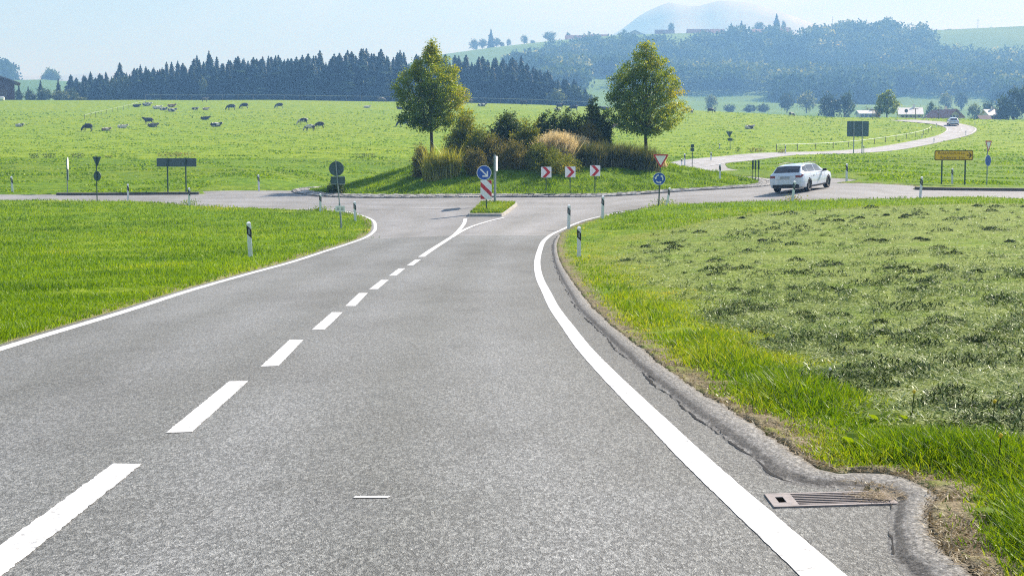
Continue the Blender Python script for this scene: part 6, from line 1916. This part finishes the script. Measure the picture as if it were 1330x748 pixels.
def place_car(o, px, d, yaw_deg, label):
    q = base(px, d)
    q.z = Hs(q.x, q.y) + .0
    th = R(90 - yaw_deg)
    # follow the slope of the road
    f = Vector((math.cos(th), math.sin(th), 0)); a_ = Hs(q.x + f.x * 1.4, q.y + f.y * 1.4); b_ = Hs(q.x - f.x * 1.4, q.y - f.y * 1.4)
    l = Vector((-f.y, f.x, 0)); c_ = Hs(q.x + l.x * .8, q.y + l.y * .8); d_ = Hs(q.x - l.x * .8, q.y - l.y * .8)
    o.location = q; o.rotation_euler = (math.atan2(c_ - d_, 1.6), -math.atan2(a_ - b_, 2.8), th)
    tag(o, label, 'car')
car.scale = (1.06, 1.06, 1.02)
place_car(car, 1041.5, 83.2, 30.5, 'white estate car driving round the right side of the roundabout')
q2 = copy_tree(car)
place_car(q2, 1234.5, 300, 10, 'distant white car on the bend of the village road')
q2.location.z += .05

# ------------------------------------------------------------------ cows
def skin_mesh(nodes, edges, name, level=1):
    me = bpy.data.meshes.new(name); me.from_pydata([n[0] for n in nodes], edges, [])
    o = bpy.data.objects.new(name, me); col.objects.link(o)
    md = o.modifiers.new('s', 'SKIN')
    for i_, n in enumerate(nodes):
        sv = me.skin_vertices[0].data[i_]; sv.radius = n[1] if hasattr(n[1], '__len__') else (n[1], n[1]); sv.use_root = (i_ == 0)
    md2 = o.modifiers.new('u', 'SUBSURF'); md2.levels = level; md2.render_levels = level
    bpy.context.view_layer.update()
    out = bpy.data.meshes.new_from_object(o.evaluated_get(bpy.context.evaluated_depsgraph_get()))
    bpy.data.objects.remove(o)
    out.polygons.foreach_set('use_smooth', [True] * len(out.polygons)); out.name = name
    return out
def cow_mesh(pose):
    N_ = []; E = []
    def add(p, r, par=None):
        N_.append((p, r)); k = len(N_) - 1
        if par is not None: E.append((par, k))
        return k
    if pose == 'lying': bz = .42
    else: bz = 1.02
    b0 = add((-.1, 0, bz - .04), (.42, .47)); b1 = add((-.55, 0, bz), (.40, .43), b0); b2 = add((-.84, 0, bz + .06), (.28, .30), b1)
    f1 = add((.35, 0, bz - .02), (.38, .44), b0); f2 = add((.68, 0, bz + .02), (.29, .36), f1)
    if pose == 'graze':
        n1 = add((.98, 0, bz - .12), (.17, .23), f2); n2 = add((1.22, 0, .52), (.13, .17), n1); h1 = add((1.34, 0, .30), (.14, .15), n2); h2 = add((1.44, 0, .10), (.09, .10), h1)
        hd = Vector((1.28, 0, .42))
    else:
        n1 = add((.95, 0, bz + .2), (.18, .23), f2); h1 = add((1.14, 0, bz + .38), (.15, .16), n1); h2 = add((1.40, 0, bz + .24), (.10, .10), h1)
        hd = Vector((1.12, 0, bz + .5))
    for s_ in (-1, 1):   # ears
        e1 = add((hd.x, s_ * .1, hd.z), .03, h1 if pose != 'graze' else n2); add((hd.x - .03, s_ * .24, hd.z + .01), .03, e1)
    if pose == 'lying':
        for s_ in (-1, 1):
            a_ = add((.62, s_ * .28, .24), .09, f2); c = add((.95, s_ * .3, .09), .06, a_); add((.70, s_ * .34, .06), .045, c)
            a_ = add((-.55, s_ * .36, .24), .15, b1); c = add((-.15, s_ * .5, .12), .08, a_); add((-.45, s_ * .58, .06), .05, c)
        t1 = add((-.98, 0, .45), .05, b2); add((-1.05, .1, .12), .025, t1)
    else:
        for s_ in (-1, 1):
            dx = .06 * s_
            a_ = add((.58 + dx, s_ * .17, .78), .12, f2); c = add((.60 + dx, s_ * .17, .42), .06, a_); e = add((.58 + dx, s_ * .17, .12), .045, c); add((.62 + dx, s_ * .17, .03), .055, e)
            a_ = add((-.66 - dx, s_ * .19, .82), .17, b1); c = add((-.60 - dx, s_ * .19, .60), .10, a_); e = add((-.80 - dx, s_ * .19, .42), .06, c); f = add((-.78 - dx, s_ * .19, .12), .045, e); add((-.74 - dx, s_ * .19, .03), .055, f)
        u_ = add((-.35, 0, .66), .13, b0)
        t1 = add((-.98, 0, bz + .05), .045, b2); t2 = add((-1.04, 0, .6), .02, t1); add((-1.03, 0, .4), .04, t2)
    return skin_mesh(N_, E, 'cow')
cows = {p: cow_mesh(p) for p in ('graze', 'stand', 'lying')}
def hide(name, c1, c2, th, scale=1.6):
    m, t, b = new_mat(name)
    oi = N(t, 'ShaderNodeObjectInfo'); g_ = N(t, 'ShaderNodeTexCoord'); ad = N(t, 'ShaderNodeVectorMath', operation='ADD')
    sc2 = N(t, 'ShaderNodeVectorMath', operation='SCALE'); t.links.new(oi.outputs['Random'], sc2.inputs['Scale']); sc2.inputs[0].default_value = (37, 17, 29)
    t.links.new(g_.outputs['Object'], ad.inputs[0]); t.links.new(sc2.outputs[0], ad.inputs[1])
    n_ = noise(t, ad.outputs[0], scale, 2, .4)
    t.links.new(ramp(t, n_, [(th - .01, c1), (th + .01, c2)]), b.inputs['Base Color']); b.inputs['Roughness'].default_value = .7
    return m
HD = {'black': hide('black_hide', (.010, .010, .012), (.018, .017, .018), .5), 'brown': hide('dark_brown_hide', (.028, .018, .013), (.05, .03, .02), .5), 'pied': hide('pied_hide', (.015, .014, .015), (.62, .58, .52), .52),
      'white': hide('mostly_white_hide', (.03, .025, .02), (.66, .6, .53), .42), 'tan': hide('tan_white_hide', (.26, .14, .07), (.62, .54, .45), .5), 'grey': hide('grey_hide', (.09, .085, .08), (.2, .18, .16), .5)}
herd = [  # px, base y, length px, pose, hide, heading, label
    (25, 165, 9, 'lying', 'pied', 1, 'lone pied cow lying at the far left of the pasture'), (114, 171, 16, 'graze', 'black', -1, 'black cow grazing on the left pasture facing left'),
    (137.5, 170.5, 12, 'lying', 'tan', 1, 'tan and white cow lying right of the left grazing black cow'), (158.5, 167, 13, 'lying', 'white', 1, 'white cow lying between the tan cow and the dark pair'),
    (193, 162, 14, 'stand', 'black', -1, 'dark cow standing behind a lying one in the left pair'), (198, 165.5, 14, 'lying', 'grey', 1, 'grey cow lying in front of the dark standing one'),
    (177, 139.5, 10, 'lying', 'black', 1, 'dark cow lying at the left end of the resting group'), (190.5, 138, 12, 'lying', 'pied', 1, 'pied cow lying second in the upper resting group'),
    (203.5, 142, 12, 'lying', 'white', 1, 'white cow lying third in the upper resting group'), (212, 143.8, 11, 'lying', 'white', 1, 'white cow lying with its back to the third resting one'),
    (223, 145.5, 12, 'lying', 'pied', 1, 'pied cow lying lowest in the upper resting group'), (222.5, 139.5, 11, 'lying', 'tan', 1, 'tan cow lying above the lowest one of the resting group'),
    (253, 143, 9, 'lying', 'pied', 1, 'pied cow lying alone right of the resting group'), (267, 143.2, 9, 'lying', 'tan', 1, 'tan cow lying beside the lone pied one'),
    (266, 133, 9, 'stand', 'grey', 1, 'grey cow standing on the crest above the lying tan one'), (266, 156, 12, 'lying', 'black', 1, 'black cow lying mid slope right of centre left pasture'),
    (280, 165, 15, 'lying', 'pied', 1, 'pied cow lying lowest, right of the black lying one'), (300.5, 143.3, 12, 'graze', 'black', -1, 'left one of two black cows grazing side by side'),
    (317.5, 141.6, 12, 'graze', 'black', -1, 'right one of two black cows grazing side by side'), (363, 141, 11, 'graze', 'black', -1, 'single black cow grazing high in the middle pasture'),
    (394, 162.5, 14, 'graze', 'pied', -1, 'upper pied cow of the three grazing together'), (402.5, 170.8, 14, 'graze', 'pied', -1, 'lowest pied cow of the three grazing together'),
    (415.5, 167.3, 14, 'graze', 'brown', -1, 'dark brown cow at the right of the three grazing together'), (476.5, 140.8, 9, 'lying', 'white', 1, 'white cow lying high left of the slim tree'),
    (495.5, 133.2, 10, 'graze', 'grey', 1, 'grey cow grazing on the crest left of the slim tree'), (524.5, 165, 16, 'graze', 'black', -1, 'black cow grazing directly left of the slim tree trunk'),
    (519.5, 142.3, 9, 'lying', 'brown', -1, 'dark brown cow lying at the edge of the slim tree crown'), (610.5, 135.4, 9, 'stand', 'grey', 1, 'pale grey cow on the crest right of the slim tree'),
    (625.5, 138.8, 11, 'lying', 'pied', 1, 'pied cow lying on the crest right of the pale grey one'), (604, 158, 13, 'lying', 'grey', 1, 'grey cow lying half hidden behind the olive shrub'),
    (680.5, 137.5, 10, 'stand', 'black', -1, 'black cow standing in front of the spruce wood end'), (727, 142, 11, 'stand', 'black', 1, 'black cow standing behind the white lying one'),
    (724.5, 144.2, 9, 'lying', 'white', -1, 'white cow lying at the feet of a black one'), (745, 144.6, 12, 'graze', 'black', -1, 'black cow grazing right of the white lying one'),
    (786, 143.6, 13, 'lying', 'brown', -1, 'brown cow lying left of the fuller island tree'), (800, 166.3, 15, 'lying', 'tan', 1, 'tan cow lying behind the island between shrub and tree'),
    (898.5, 148, 7, 'stand', 'grey', 2, 'grey cow seen from behind on the right crest'), (923, 147, 10, 'graze', 'black', 1, 'black cow grazing on the right crest'),
    (973, 168, 14, 'lying', 'white', 1, 'white cow with black head lying on the right pasture'), (1028, 152, 7, 'graze', 'pied', 3, 'pied cow grazing on the crest above the white lying one')]
for k, (px, yb, lpx, pose, hd, head, lb) in enumerate(herd):
    q = hit(px, yb, G, 150)
    # wanted length in metres at that place, real size clamped
    d = q.y
    L_ = 2.35 if pose != 'lying' else 2.3
    s_ = min(max(lpx * d / FPX / L_ * 1.06, .8), 1.4)
    o = link('cow', cows[pose]); 
    o.location = q; o.scale = (s_, s_, s_)
    yaw = {1: 12, -1: 168, 2: 75, 3: 40}[head] + (k * 37 % 30 - 15)
    o.rotation_euler = (0, 0, R(yaw))
    if not o.data.materials: o.data.materials.append(HD['black'])
    o.material_slots[0].link = 'OBJECT'; o.material_slots[0].material = HD[hd]
    tag(o, lb, 'cow', 'cows on the pasture')

# ------------------------------------------------------------------ haze
def haze():
    m = bpy.data.materials.new('haze_air'); m.use_nodes = True
    t = m.node_tree; t.nodes.remove(t.nodes['Principled BSDF'])
    v = t.nodes.new('ShaderNodeVolumePrincipled')
    v.inputs['Color'].default_value = HAZE_COL; v.inputs['Absorption Color'].default_value = (.72, .62, 1, 1); v.inputs['Density'].default_value = HAZE_DENS; v.inputs['Anisotropy'].default_value = .12
    t.links.new(v.outputs[0], t.nodes['Material Output'].inputs['Volume'])
    z0, z1 = zmin - 1.0, max(mtop + 10, 60)
    mb = MB(); mb.box((0, 5250, (z0 + z1) / 2), (2 * 11600, 11300, z1 - z0))
    o = mb.build('haze', m); tag(o, kind='stuff')
HAZE_COL = (.22, .50, 1.0, 1); HAZE_DENS = 5.3e-4
haze()
